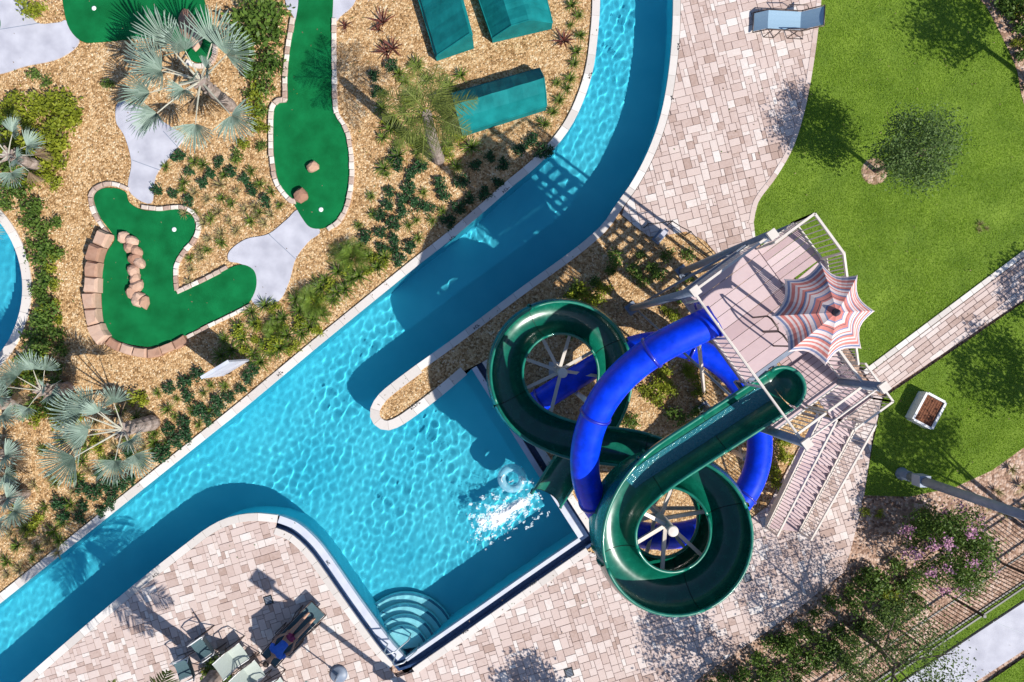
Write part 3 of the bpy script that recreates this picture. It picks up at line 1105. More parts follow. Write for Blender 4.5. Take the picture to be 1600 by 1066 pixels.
def orient_out(path, poly):
    """return side so that stones fall outside the polygon"""
    k = len(path) // 2
    a, b = Vector(path[k]), Vector(path[min(k + 1, len(path) - 1)])
    d = (b - a).normalized()
    q = a + Vector((-d.y, d.x)) * 0.12
    return -1 if in_poly(np.array([q.x]), np.array([q.y]), poly)[0] else 1


ga_px = [(466, -40), (520, -40), (521, 0), (519, 50), (519, 110), (520, 160), (524, 182), (538, 205), (545, 240), (546, 275), (542, 310), (530, 340), (508, 356), (486, 356), (472, 340), (456, 312),
         (438, 288), (430, 255), (428, 215), (429, 175), (437, 162), (450, 158), (450, 120), (455, 70), (464, 25), (467, 0)]
ga, ga_poly = green(ga_px, 'long green putting lane with a stone ball by the bottom rim', None)
for run in ([(519, 30), (519, 110), (520, 160), (524, 182), (538, 205), (545, 240), (546, 275), (542, 310), (530, 340), (510, 356)],
            [(463, 312), (456, 310), (438, 288), (430, 255), (428, 215), (429, 175), (437, 162), (450, 158), (450, 120), (456, 70), (463, 30)]):
    pth = smooth2(run, 4)
    stones(pth, 0.01, 0.15, -0.05, 0.11, 0.23, 0.014, M['block'], 'edging_block', ga, side=orient_out(pth, ga_poly), jitter=0.012, crown=0.02)

gb_px = [(148, 312), (156, 298), (175, 294), (196, 300), (202, 316), (222, 328), (250, 330), (280, 328), (300, 336), (306, 355), (300, 374), (282, 395), (272, 420), (274, 452), (282, 457), (320, 440),
         (358, 420), (380, 414), (398, 424), (401, 448), (390, 472), (372, 482), (320, 508), (270, 534), (232, 542), (190, 534), (170, 520), (162, 495), (160, 440), (166, 400), (180, 375), (174, 362), (158, 340)]
gb, gb_poly = green(gb_px, 'crooked green putting lane walled by salmon stones, beside the sign', None)
for run, ln, wd, hh in (([(199, 300), (196, 298), (175, 292), (154, 298), (147, 314), (158, 342), (174, 364)], 0.24, 0.14, 0.11),
                        ([(222, 328), (250, 331), (282, 328), (302, 337), (308, 355), (300, 376), (283, 396), (272, 420), (274, 455)], 0.24, 0.14, 0.11),
                        ([(279, 460), (320, 441), (358, 421)], 0.24, 0.13, 0.11),
                        ([(392, 474), (372, 484), (330, 505), (292, 524)], 0.26, 0.12, 0.10)):
    pth = smooth2(run, 4)
    stones(pth, 0.01, wd, -0.05, hh, ln, 0.014, M['block'], 'edging_block', gb, side=orient_out(pth, gb_poly), jitter=0.012, crown=0.02)
pth = smooth2([(180, 368), (166, 400), (160, 440), (162, 495), (172, 522), (194, 537), (232, 546), (264, 538), (290, 525)], 5)
stones(pth[:22], 0.0, 0.38, -0.05, 0.40, 0.50, 0.02, M['rock'], 'wall_stone', gb, side=orient_out(pth[:22], gb_poly), jitter=0.05, crown=0.10)
stones(pth[21:], 0.0, 0.26, -0.05, 0.16, 0.40, 0.02, M['rock'], 'wall_stone', gb, side=orient_out(pth[21:], gb_poly), jitter=0.03, crown=0.05)

gc_px = [(104, 30), (108, -30), (200, -40), (300, -40), (322, 10), (334, 50), (330, 90), (312, 98), (296, 92), (280, 70), (240, 60), (200, 62), (160, 66), (126, 64)]
gc, gc_poly = green(gc_px, 'shaded green putting lane behind the silver fan palm', None)
pth = smooth2([(334, 62), (330, 92), (312, 101), (294, 94)], 4)
stones(pth, 0.01, 0.15, -0.05, 0.11, 0.23, 0.014, M['block'], 'edging_block', gc, side=orient_out(pth, gc_poly), jitter=0.012, crown=0.02)
gd_px = [(-40, 10), (-8, 20), (2, 36), (-6, 54), (-40, 60)]
green(gd_px, 'small end of a green lane at the top left frame edge', None)
for gq, (cx, cy) in ((ga, (502, 328)), (gb, (273, 359)), (gc, (148, 14))):
    p = P(cx, cy)
    MB().lathe([(0.0, 0.042), (0.07, 0.042), (0.075, 0.047), (0.05, 0.049), (0.0, 0.048)], 14, (p.x, p.y, 0)).build('cup', M['cup'], gq, True)


ORD = ['first', 'second', 'third', 'fourth', 'fifth', 'sixth', 'seventh', 'eighth', 'ninth', 'tenth', 'eleventh', 'twelfth', 'thirteenth', 'fourteenth', 'fifteenth', 'sixteenth', 'seventeenth', 'eighteenth', 'nineteenth',
       'twentieth', 'twenty-first', 'twenty-second', 'twenty-third', 'twenty-fourth', 'twenty-fifth', 'twenty-sixth']


def place_word(k, n_, axis):
    a, b = ('topmost', 'lowest') if axis == 'y' else ('leftmost', 'rightmost')
    if k == 0:
        return a
    if k == n_ - 1:
        return b
    return ORD[k] + (' from the top' if axis == 'y' else ' from the left')


def boulder(px, py, sx, sy, sz, label, group=None, rz=0.0, seed=0, name='boulder', z0=0.035):
    rnd = random.Random(seed)
    bm = bmesh.new()
    bmesh.ops.create_icosphere(bm, subdivisions=2, radius=1.0)
    k = [Vector((rnd.uniform(-1, 1), rnd.uniform(-1, 1), rnd.uniform(-1, 1))).normalized() for _ in range(9)]
    for v in bm.verts:
        d = 1.0
        for q in k:
            t = v.co.normalized().dot(q)
            if t > 0.72:
                d = min(d, 0.72 / t + 0.05)
        v.co = v.co * (d * rnd.uniform(0.97, 1.03))
        v.co = Vector((v.co.x * sx, v.co.y * sy, max(-0.3, v.co.z) * sz))
    me = bpy.data.meshes.new(name)
    bm.to_mesh(me); bm.free()
    me.materials.append(M['rock'])
    p = P(px, py)
    o = put(name, me, None, (p.x, p.y, z0 + 0.28 * sz), (0, 0, rz))
    tag(o, label, 'rock', group)
    return o


boulder(490, 262, 0.21, 0.20, 0.18, 'round tan stone in the middle of the long putting lane', seed=1)
boulder(472, 306, 0.25, 0.26, 0.24, 'round tan stone at the bottom left rim of the long lane', seed=2)
row = [(196, 371), (210, 378), (206, 388), (217, 394), (214, 405), (221, 410), (212, 424), (214, 436), (217, 447), (210, 457), (220, 464), (229, 472), (217, 471)]
for k, (a, b) in enumerate(row):
    boulder(a, b, random.uniform(0.21, 0.28), random.uniform(0.16, 0.21), 0.22, 'salmon stone in the bent row across the crooked lane, ' + place_word(sorted(row, key=lambda q: q[1]).index((a, b)), len(row), 'y'), 'stones in the bent row', random.uniform(0, 3), 10 + k)
boulder(294, 40, 0.30, 0.5, 0.22, 'long salmon stone on the shaded lane beside the fan palm', seed=40, rz=0.3)
boulder(310, 62, 0.20, 0.42, 0.2, 'short salmon stone at the end of the shaded lane', seed=41, rz=-0.1)

EXCL = [ga_poly, gb_poly, gc_poly] + [smooth2(px, 5, True) for _, px, _ in path_parts] + [LHOLE]
pg = pebbles([gravel_poly, slide_gravel], 60000, 'loose_gravel', EXCL)
tag(pg, 'loose golden pebbles over the garden beds', 'gravel', kind='stuff')


# ------------------------------------------------------------------ plants
def leaf_quads(C, size, rng, up=0.5, aspect=0.55):
    """diamond leaves at centres C (n,3) with random facing biased upward"""
    n = len(C)
    nrm = rng.normal(0, 1, (n, 3)); nrm[:, 2] = np.abs(nrm[:, 2]) + up
    nrm /= np.linalg.norm(nrm, axis=1)[:, None]
    t = rng.normal(0, 1, (n, 3))
    t -= nrm * (t * nrm).sum(1)[:, None]
    t /= np.linalg.norm(t, axis=1)[:, None]
    b = np.cross(nrm, t)
    s = (size * rng.uniform(0.6, 1.3, n))[:, None]
    V = np.stack([C - t * s, C + b * s * aspect - nrm * s * 0.15, C + t * s, C - b * s * aspect - nrm * s * 0.15], 1)
    return V


def clump_cloud(rng, n, rx, ry, rz, zc, nclump, spread, hollow=0.35, low=-0.6):
    cc_ = rng.normal(0, 1, (nclump, 3))
    cc_ /= np.linalg.norm(cc_, axis=1)[:, None]
    cc_ *= rng.uniform(hollow, 1.0, nclump)[:, None] ** 0.6
    cc_[:, 2] = np.clip(cc_[:, 2], low, 1)
    k = rng.integers(0, nclump, n)
    pts = cc_[k] + rng.normal(0, spread, (n, 3))
    return pts * np.array([rx, ry, rz]) + np.array([0, 0, zc])


def shrub_mesh(seed, n, r, h, leaf, mat, nclump=14, spread=0.22, name='foliage'):
    rng = np.random.default_rng(seed)
    C = clump_cloud(rng, n, r * 0.82, r * 0.82, h * 0.5, h * 0.5, nclump, spread, 0.2)
    C[:, 2] = np.maximum(C[:, 2], 0.02)
    return np_mesh(name, leaf_quads(C, leaf, rng).reshape(-1, 3), 4, mat)


def blade_rosette(seed, n, L, w, mat, el=(15, 75), droop=0.4, segs=4, name='foliage', leaflets=0):
    """strap or feather leaves springing from one point"""
    rng = np.random.default_rng(seed)
    quads = []
    for k in range(n):
        yaw = 2.399963 * k + rng.uniform(-0.2, 0.2)
        e = R(rng.uniform(*el))
        ll = L * rng.uniform(0.75, 1.1)
        d = np.array([math.cos(yaw), math.sin(yaw), 0])
        s = np.array([-math.sin(yaw), math.cos(yaw), 0])
        ptsl = []
        for j in range(segs + 1):
            t = j / segs
            x = math.cos(e) * ll * t
            z = math.sin(e) * ll * t - droop * ll * t * t
            ptsl.append(d * x + np.array([0, 0, max(z, -0.0) + 0.03]))
        for j in range(segs):
            t0, t1 = j / segs, (j + 1) / segs
            w0 = w * (1 - t0) ** 0.6 if not leaflets else w * 0.35
            w1 = w * (1 - t1) ** 0.6 if not leaflets else w * 0.3
            quads.append([ptsl[j] - s * w0, ptsl[j] + s * w0, ptsl[j + 1] + s * w1, ptsl[j + 1] - s * w1])
        if leaflets:
            for j in range(leaflets):
                t = 0.14 + 0.86 * (j + 0.5) / leaflets
                f = t * segs
                i = min(segs - 1, int(f))
                p = ptsl[i] + (ptsl[i + 1] - ptsl[i]) * (f - i)
                tang = ptsl[i + 1] - ptsl[i]
                tang = tang / np.linalg.norm(tang)
                le = L * 0.30 * (math.sin(PI * min(1, t * 0.9 + 0.12)) + 0.15)
                for sg in (-1, 1):
                    q = s * sg * 0.8 + tang * 0.65 + np.array([0, 0, -0.25 + rng.uniform(-.15, .2)])
                    q = q / np.linalg.norm(q) * le
                    wd = tang * (w * 0.55)
                    quads.append([p - wd, p + wd, p + q + wd * 0.1, p + q - wd * 0.1])
    return np_mesh(name, np.array(quads).reshape(-1, 3), 4, mat)


SHRUB = {
    'dark': [shrub_mesh(100 + k, 340, 0.27, 0.24, 0.034, M['leaf_dark'], 26, 0.17) for k in range(5)],
    'mid': [shrub_mesh(120 + k, 240, 0.34, 0.45, 0.048, M['leaf_mid'], 12, 0.28) for k in range(4)],
    'yellow': [shrub_mesh(140 + k, 260, 0.36, 0.42, 0.050, M['leaf_yellow'], 11, 0.27) for k in range(4)],
    'straw': [blade_rosette(160 + k, 34, 0.42, 0.012, M['straw'], (25, 80), 0.5, 3) for k in range(3)],
    'grass': [blade_rosette(170 + k, 46, 0.46, 0.014, M['cycad'], (25, 80), 0.5, 3) for k in range(3)],
    'cycad': [blade_rosette(180 + k, 26, 0.95, 0.016, M['cycad'], (10, 80), 0.45, 5, leaflets=16) for k in range(3)],
    'red': [blade_rosette(190 + k, 15, 0.52, 0.030, M['red_leaf'], (20, 80), 0.25, 4) for k in range(3)],
}
stem_me = MB()
for k in range(5):
    a = 2 * PI * k / 5
    stem_me.tube([(0, 0, -0.02), (0.06 * math.cos(a), 0.06 * math.sin(a), 0.12), (0.16 * math.cos(a), 0.16 * math.sin(a), 0.26)], [0.014, 0.01, 0.005], 5)
stem_me = stem_me.mesh('stem', M['bark'])


def plant(kind, px, py, scale, name, label, cat, group, zs=1.0, stem=False, z=-0.01):
    p = P(px, py)
    t = thing(name, (p.x, p.y, z), label, cat, group, random.uniform(0, 6.28))
    me = random.choice(SHRUB[kind])
    put('foliage', me, t, (0, 0, 0), (0, 0, 0), (scale * random.uniform(0.9, 1.1), scale * random.uniform(0.9, 1.1), scale * zs))
    put('stem', stem_me, t, (0, 0, 0), (0, 0, 0), (scale, scale, scale * zs))
    return t


def plants(kind, lst, sc0, name, label, cat, group, zs=1.0, jit=2.5):
    pts_ = [(q[0] + random.uniform(-jit, jit), q[1] + random.uniform(-jit, jit), q[2] if len(q) > 2 else 1.0) for q in lst]
    ax = 'y' if max(q[1] for q in pts_) - min(q[1] for q in pts_) > max(q[0] for q in pts_) - min(q[0] for q in pts_) else 'x'
    pts_.sort(key=lambda q: q[1] if ax == 'y' else q[0])
    for k, q in enumerate(pts_):
        plant(kind, q[0], q[1], sc0 * q[2] * random.uniform(0.85, 1.15), name, label + ', ' + place_word(k, len(pts_), ax), cat, group, zs)


plants('dark', [(612, 300), (640, 296), (628, 312), (650, 318), (608, 322), (632, 331), (668, 325), (596, 340), (615, 350), (595, 363), (575, 373, 1.2), (600, 385), (617, 376), (640, 385), (690, 287), (692, 306),
                (620, 386), (624, 405), (616, 246), (640, 274), (657, 262), (626, 258), (588, 120), (590, 145), (612, 105)], 1.0, 'round_shrub', 'small round dark shrub between the long lane and river', 'shrub', 'round shrubs beside the long lane')
plants('dark', [(742, 262), (762, 246), (790, 258), (735, 312), (700, 346), (812, 238), (836, 222), (780, 288), (758, 304), (718, 328), (722, 288), (850, 240)], 1.05, 'round_shrub',
       'small dark shrub in the shade below the teal covers', 'shrub', 'shaded shrubs below the covers')
plants('dark', [(283, 245), (296, 268), (330, 272), (318, 284), (275, 301), (297, 314), (346, 256), (362, 268), (384, 282), (250, 300), (398, 300), (414, 312)], 0.85, 'round_shrub',
       'small dark shrub between the two putting lanes', 'shrub', 'shrubs between the lanes')
plants('straw', [(305, 300), (325, 310), (345, 290), (372, 300), (340, 330), (360, 345), (385, 330), (402, 340), (320, 350), (330, 375), (310, 392), (345, 366), (370, 362), (400, 322), (425, 335), (290, 335), (318, 405), (300, 420), (296, 440), (415, 350)], 0.9,
       'grass_tuft', 'straw coloured grass tuft between the two putting lanes', 'grass tuft', 'straw tufts between the lanes')
plants('dark', [(267, 605), (292, 598), (310, 585), (300, 616), (312, 640), (326, 655), (341, 624), (361, 620), (376, 607), (391, 592), (397, 577), (290, 656), (291, 681), (266, 672), (256, 706, 1.2), (277, 690), (342, 636)], 1.0, 'round_shrub',
       'small round dark shrub between sign and river bank', 'shrub', 'round shrubs below the sign')
plants('dark', [(155, 741), (131, 761), (151, 771), (166, 756), (96, 781, 1.3), (181, 766), (176, 786), (131, 791), (128, 806), (161, 801), (105, 806), (190, 757), (206, 746), (186, 722), (202, 706)], 1.0, 'round_shrub',
       'small round dark shrub by the lower left bank', 'shrub', 'round shrubs on the lower left bank')
plants('yellow', [(85, 168), (62, 180), (80, 200), (102, 176), (97, 214), (74, 226), (60, 262), (78, 270), (50, 205), (90, 240), (112, 158), (40, 188)], 1.05, 'yellow_shrub', 'yellow green shrub at the left edge above the round pool', 'shrub', 'yellow shrubs at the left edge')
plants('mid', [(66, 408), (76, 436), (62, 458), (78, 468), (70, 498), (62, 528), (82, 384), (56, 338), (42, 300), (30, 272), (62, 322), (48, 352, .8), (74, 545), (90, 350, .8), (80, 515), (12, 200), (10, 262, .8)], 1.05, 'green_shrub',
       'mid green shrub beside the round pool', 'shrub', 'shrubs beside the round pool')
plants('mid', [(410, 20, 1.5), (400, 52, 1.6), (392, 85, 1.5), (425, 60, 1.4), (430, 100, 1.2), (418, 135, 1.1), (432, 30, 1.4), (410, 112, 1.2)], 1.1, 'green_shrub', 'bushy dark shrub left of the long lane top', 'shrub', 'shrubs left of the long lane')
plants('yellow', [(402, 150), (398, 175), (415, 205, .8), (402, 195, .8), (385, 225, .7), (50, 12), (66, 20)], 0.95, 'yellow_shrub', 'yellow green shrub near the shaded lane and fan palm', 'shrub', 'yellow shrubs near the fan palm')
plants('grass', [(905, 26), (908, 58), (903, 82), (897, 102), (890, 122), (884, 140), (876, 158), (866, 176), (850, 196), (895, 10), (870, 128, .8), (890, 42, .8)], 0.85, 'grass_tuft', 'green grassy tuft lining the upper river bank', 'grass tuft', 'tufts on the upper river bank')
plants('grass', [(380, 530), (412, 540), (432, 500), (398, 508), (470, 488), (500, 452), (520, 470), (562, 432), (590, 420), (452, 526), (482, 512), (365, 548), (540, 450), (440, 545), (410, 565), (505, 490), (600, 402)], 1.15, 'grass_tuft',
       'bushy green grass along the middle river bank', 'grass tuft', 'tufts along the middle bank')
plants('yellow', [(575, 425, .8), (600, 412, .7), (478, 506, .7), (430, 480, .8), (455, 548, .6), (400, 530, .7)], 0.85, 'yellow_shrub', 'small yellow green shrub along the middle river bank', 'shrub', 'yellow shrubs on the middle bank')
for px, py, s_, lb in ((552, 402, 1.0, 'large spiky green cycad beside the forked concrete path'), (492, 472, 0.95, 'spiky green cycad between concrete path and river bank'), (432, 518, 0.7, 'smaller spiky cycad right of the sign')):
    plant('cycad', px, py, s_, 'cycad', lb, 'cycad', 'cycads on the river bank')
plants('grass', [(600, 215), (618, 190), (600, 150), (640, 215), (700, 190), (715, 150), (720, 120), (620, 225), (655, 240), (645, 190), (700, 225), (635, 130)], 0.9, 'grass_tuft', 'pale green tuft below the feather palm', 'grass tuft', 'tufts below the feather palm')
plants('red', [(600, 36), (604, 82), (880, 64), (614, 76, .8), (540, 40, .7), (592, 48, .8)], 1.05, 'strap_plant', 'bronze spiky strap plant near the teal covers', 'plant', 'bronze strap plants', jit=1)
plants('mid', [(92, 600), (66, 590), (84, 622), (50, 570), (80, 640), (30, 610), (44, 640), (70, 612, .8), (95, 575, .8)], 0.95, 'green_shrub', 'mid green shrub between round pool and silver palms', 'shrub', 'shrubs by the silver palms')
plants('yellow', [(222, 618, .8), (62, 580, .8), (90, 632, .9), (160, 700, .9), (152, 690, .6), (60, 812, .9), (55, 826, .7)], 1.0, 'yellow_shrub', 'yellow green shrub among the silver palms', 'shrub', 'yellow shrubs among the silver palms')
plants('grass', [(262, 640), (218, 622), (244, 675), (130, 722), (85, 828, 1.2), (100, 815), (30, 850), (60, 858), (28, 800), (240, 690), (15, 875), (55, 872, .7), (95, 842)], 0.9, 'grass_tuft', 'green spiky tuft on the lower left bank', 'grass tuft', 'tufts on the lower left bank')
plants('yellow', [(905, 455), (926, 470), (892, 472), (940, 452, .7), (1050, 494, .9), (1040, 486, .6)], 0.95, 'yellow_shrub', 'yellow green shrub in gravel beside the upper green loop', 'shrub', 'yellow shrubs by the upper loop')
plants('yellow', [(1020, 600), (1034, 588), (1044, 606), (1028, 622), (1010, 612, .7), (1080, 590), (1094, 606), (1072, 574, .7)], 0.85, 'yellow_shrub', 'yellow green shrub in the gravel inside the blue loop', 'shrub', 'shrubs inside the blue loop')
plants('mid', [(985, 420), (1005, 440), (960, 400), (1040, 400), (1075, 400, .7), (1016, 418, .8), (890, 520), (1060, 650, 1.1), (1090, 640), (985, 660), (870, 610)], 0.85, 'green_shrub', 'dark green shrub near the slide columns', 'shrub', 'shrubs near the slide columns')
plants('yellow', [(1215, 690), (1222, 712), (1208, 735), (1214, 755), (1226, 690, .8)], 0.75, 'yellow_shrub', 'yellowish shrub beside the long stair flight', 'shrub', 'shrubs beside the stair')
plants('mid', [(1395, 880), (1370, 905), (1350, 925), (1330, 945), (1405, 915), (1380, 945), (1345, 975), (1310, 985), (1300, 1010), (1280, 1005), (1260, 1030), (1240, 1022), (1215, 1045), (1420, 900), (1390, 970), (1320, 1030), (1190, 1050), (1150, 1062), 
                (1430, 935), (1262, 985), (1225, 1000), (1350, 890, .8)], 1.1, 'green_shrub', 'mid green shrub in the bed inside the black fence', 'shrub', 'shrubs inside the black fence')
plants('yellow', [(1378, 925, .8), (1395, 930), (1372, 800, .6), (1350, 800, .6), (1402, 945, .8)], 0.9, 'yellow_shrub', 'yellow green shrub in the bed inside the black fence', 'shrub', 'yellow shrubs inside the black fence')
plants('mid', [(1575, 20, 1.3), (1592, 45, 1.2), (1560, 8, 1.2), (1598, 90), (1610, 20, 1.5), (1590, 4, 1.2), (1612, 130)], 1.1, 'green_shrub', 'leafy green shrub in the top right corner bed', 'shrub', 'shrubs in the corner bed')
plants('yellow', [(1602, 66), (1588, 24, .8), (1580, 70, .6)], 1.0, 'yellow_shrub', 'yellow green shrub in the top right corner bed', 'shrub', 'yellow shrubs in the corner bed')
plants('straw', [(1595, 760), (1580, 735), (1560, 770), (1540, 790), (1600, 790), (1572, 800), (1440, 800), (1425, 815), (1530, 352, .6), (1540, 358, .5), (1528, 362, .6)], 0.9, 'grass_tuft', 'dry straw coloured tuft on or beside the lawn', 'grass tuft', 'dry tufts near the lawn')


plants('grass', [(600, 170), (612, 205), (632, 175), (650, 150), (668, 128), (690, 160), (705, 205), (672, 222), (625, 245), (600, 262), (712, 262), (735, 232), (700, 135), (650, 105), (625, 118)], 1.15, 'grass_tuft', 'shaggy olive tuft around the feather palm trunk', 'grass tuft', 'shaggy tufts around the feather palm')
plants('yellow', [(606, 190), (640, 160), (668, 190), (655, 225), (700, 245), (626, 210), (720, 218)], 0.75, 'yellow_shrub', 'low yellow green shrub around the feather palm trunk', 'shrub', 'low yellow shrubs around the feather palm')
plants('grass', [(262, 262), (290, 285), (305, 255), (320, 258), (352, 275), (370, 252), (392, 268), (410, 288), (348, 310), (365, 318), (330, 340), (308, 332), (390, 345), (405, 330), (345, 380), (322, 390), (300, 402), (288, 300), (425, 300), (436, 322)], 0.75, 'grass_tuft', 'short green tuft between the two putting lanes', 'grass tuft', 'green tufts between the lanes')
plants('grass', [(352, 530), (372, 512), (392, 488), (418, 478), (446, 500), (462, 470), (510, 440), (530, 422), (575, 400), (345, 556), (425, 552), (470, 520), (490, 500), (530, 455), (550, 436), (395, 555)], 1.1, 'grass_tuft', 'spreading green tuft beside cycads and sign', 'grass tuft', 'tufts beside the cycads')
plants('grass', [(165, 720), (200, 690), (140, 700), (120, 745), (222, 712), (90, 755), (70, 790), (40, 825), (110, 790), (215, 655), (190, 640), (100, 690), (70, 700), (20, 740), (130, 680)], 0.95, 'grass_tuft', 'green tuft under the lower silver palms', 'grass tuft', 'tufts under the lower silver palms')
plants('mid', [(20, 300), (15, 320, .8), (70, 360), (92, 400, .7), (84, 490), (92, 520, .8), (58, 556), (100, 545, .7), (52, 385, .7)], 1.1, 'green_shrub', 'leafy green shrub lining the round pool walk', 'shrub', 'leafy shrubs lining the round pool')
plants('mid', [(900, 455), (930, 445, .8), (955, 425, .8), (880, 480, .8), (1000, 400, .7), (1030, 430, .9), (1060, 470, .8), (1078, 440, .7)], 0.85, 'green_shrub', 'green shrub in gravel between river and tower columns', 'shrub', 'shrubs between river and tower')


plants('yellow', [(30, 220), (20, 240), (110, 195), (118, 175), (48, 240), (100, 255), (30, 160), (12, 178), (66, 160), (88, 285, .8), (52, 285, .8)], 1.0, 'yellow_shrub', 'low yellow ground cover around the left edge palm', 'shrub', 'ground cover around the left edge palm')
plants('yellow', [(80, 420, .8), (88, 445, .7), (72, 480, .8), (90, 475, .6), (86, 400, .7), (94, 505, .6), (70, 570), (40, 590), (110, 640), (125, 655, .8), (100, 660), (60, 650)], 0.9, 'yellow_shrub', 'yellow green ground cover below and beside the round pool', 'shrub', 'ground cover beside the round pool')
plants('straw', [(180, 700), (165, 690), (205, 725), (190, 735), (115, 765), (80, 745), (55, 760), (140, 735), (226, 700), (232, 650), (150, 660), (45, 842), (75, 845), (20, 832), (90, 860), (12, 900), (30, 888)], 0.9, 'grass_tuft', 'pale dry tuft under the lower left palms', 'grass tuft', 'dry tufts under the lower left palms')
plants('grass', [(250, 612), (276, 625), (318, 612), (330, 600), (350, 605), (300, 640), (275, 650), (330, 640), (240, 705), (226, 725), (265, 690), (310, 665)], 0.7, 'grass_tuft', 'small green tuft among round shrubs below the sign', 'grass tuft', 'small tufts below the sign')
plants('yellow', [(375, 520, .9), (405, 512, .8), (388, 548, .8), (425, 535), (445, 515, .8), (470, 505), (500, 470), (520, 448, .9), (545, 425), (585, 405, .8), (462, 540, .7), (495, 515, .8)], 0.8, 'yellow_shrub', 'yellow green bush between the cycads and river bank', 'shrub', 'yellow bushes between the cycads')
plants('grass', [(580, 310), (585, 335), (650, 345), (660, 300), (605, 275), (675, 345), (640, 355), (560, 355), (690, 330), (565, 385), (655, 375)], 0.7, 'grass_tuft', 'thin green tuft among dark shrubs beside the long lane', 'grass tuft', 'thin tufts beside the long lane')
plants('mid', [(60, 118, .8), (75, 132, .7), (172, 135, .6), (385, 20), (380, 60), (398, 120), (412, 170, .8), (390, 150, .7), (375, 245, .6), (408, 232, .6)], 1.0, 'green_shrub', 'leafy shrub around the large fan palm', 'shrub', 'shrubs around the large fan palm')
bed_rows = []
for r_ in range(4):
    for k in range(11):
        t_ = k / 10
        x_, y_ = 1345 - 235 * t_ + r_ * 26, 905 + 172 * t_ + r_ * 20
        if x_ < 1420:
            bed_rows.append((x_, y_, 0.9 + 0.25 * ((k * 7 + r_ * 3) % 4) / 3))
for r_ in (0, 2):
    plants(('mid', 'mid', 'mid', 'mid')[r_], bed_rows[r_ * 11:(r_ + 1) * 11], 0.9, 'bed_shrub', ('low green shrub in the row along the paver edge', 'dark low shrub in the second row from the pavers', 'low green shrub in the row deeper in the fence bed', 'dark low shrub in the row nearest the fence')[r_], 'shrub', 'shrub rows inside the black fence', 1.2, 5)


# ---- palms
def fan_frond(seed, Lp, Rb, n=30, spread=165, mat='silver'):
    rng = np.random.default_rng(seed)
    mbp = MB()
    pts_ = []
    for j in range(6):
        t = j / 5
        pts_.append(Vector((Lp * t, 0, -0.10 * Lp * t * t)))
    mbp.tube(pts_, [0.032, 0.028, 0.024, 0.02, 0.016, 0.013], 6)
    stalk = mbp.mesh('petiole', M['petiole'])
    hub = pts_[-1]
    quads = []
    a0 = -R(spread / 2)
    da = R(spread) / n
    for k in range(n):
        a = a0 + da * (k + 0.5)
        L = Rb * (0.80 + 0.20 * math.cos(a * 0.9)) * rng.uniform(0.93, 1.05)
        jit = rng.uniform(-0.09, 0.09)
        free = 0.33
        cup = 0.50 * (abs(a) / R(spread / 2)) ** 1.3            # sides fold upward

        def pt(r, ang, dz):
            return (hub.x + math.cos(ang) * r, hub.y + math.sin(ang) * r, hub.z + cup * r - 0.16 * r * r / Rb + dz)
        e0, e1 = a - da / 2, a + da / 2
        r0, r1 = 0.03, L * free
        pl = 0.020
        quads.append([pt(r0, e0, 0), pt(r1, e0, -pl), pt(r1, a, pl), pt(r0, a, 0.004)])
        quads.append([pt(r0, a, 0.004), pt(r1, a, pl), pt(r1, e1, -pl), pt(r0, e1, 0)])
        r2 = L * 0.80
        dr = rng.uniform(0.0, 0.16) * Rb
        quads.append([pt(r1, e0, -pl), pt(r2, a - da * 0.26 + jit * .5, -dr * .4), pt(r2, a + jit * .5, pl - dr * .4), pt(r1, a, pl)])
        quads.append([pt(r1, a, pl), pt(r2, a + jit * .5, pl - dr * .4), pt(r2, a + da * 0.26 + jit * .5, -dr * .4), pt(r1, e1, -pl)])
        quads.append([pt(r2, a - da * 0.26 + jit * .5, -dr * .4), pt(L, a - da * 0.03 + jit, -dr), pt(L, a + da * 0.03 + jit, -dr), pt(r2, a + da * 0.26 + jit * .5, -dr * .4)])
    me = np_mesh('fan', np.array(quads).reshape(-1, 3), 4, M[mat])
    return stalk, me


FANS = [fan_frond(200 + k, 0.95 + 0.12 * k, 0.86 - 0.03 * k, (26, 30, 24, 28)[k], (150, 170, 135, 160)[k]) for k in range(4)]


M['dead'] = mat_leaf('dead frond', (0.13, 0.085, 0.05), (0.34, 0.25, 0.16), 0.15, 0.8)
DEAD = fan_frond(230, 0.9, 0.8, 20, 110, 'dead')


def fan_palm(px, py, h, label, fronds, scale=1.0, tr=0.16):
    """fronds: (yaw deg, elevation deg, size)"""
    p = P(px, py)
    t = thing('fan_palm', (p.x, p.y, -0.02), label, 'palm tree', 'silver fan palms')
    m_ = MB()
    prof = []
    nseg = 9
    for k in range(nseg + 1):
        z = h * k / nseg
        r = tr * (1.15 - 0.25 * k / nseg)
        prof.append((r * (1.12 if k % 2 else 0.94), z))
    m_.lathe(prof, 12)
    m_.build('trunk', M['palm_trunk'], t, world=False)
    # old leaf bases
    for k in range(9):
        a = 2.4 * k
        z = h * (0.72 + 0.03 * k)
        MB().tube([(0.08 * math.cos(a), 0.08 * math.sin(a), z), (0.26 * math.cos(a), 0.26 * math.sin(a), z + 0.20)], [0.05, 0.03], 6).build('leaf_base', M['palm_trunk'], t, world=False)
    for k, (yaw, el, s_) in enumerate(fronds):
        st, fan = FANS[k % 4]
        rot = Euler((R(random.uniform(-42, 42)), -R(el), R(yaw)), 'XYZ')
        o = put('frond', st, t, (0, 0, h * 0.97), rot, (s_ * scale,) * 3)
        f = put('fan_blade', fan, o)
    for k in range(2):
        o = put('dead_frond', DEAD[0], t, (0, 0, h * 0.9), Euler((R(random.uniform(-40, 40)), R(38), R(random.uniform(0, 360))), 'XYZ'), (0.75 * scale,) * 3)
        put('fan_blade', DEAD[1], o)
    return t


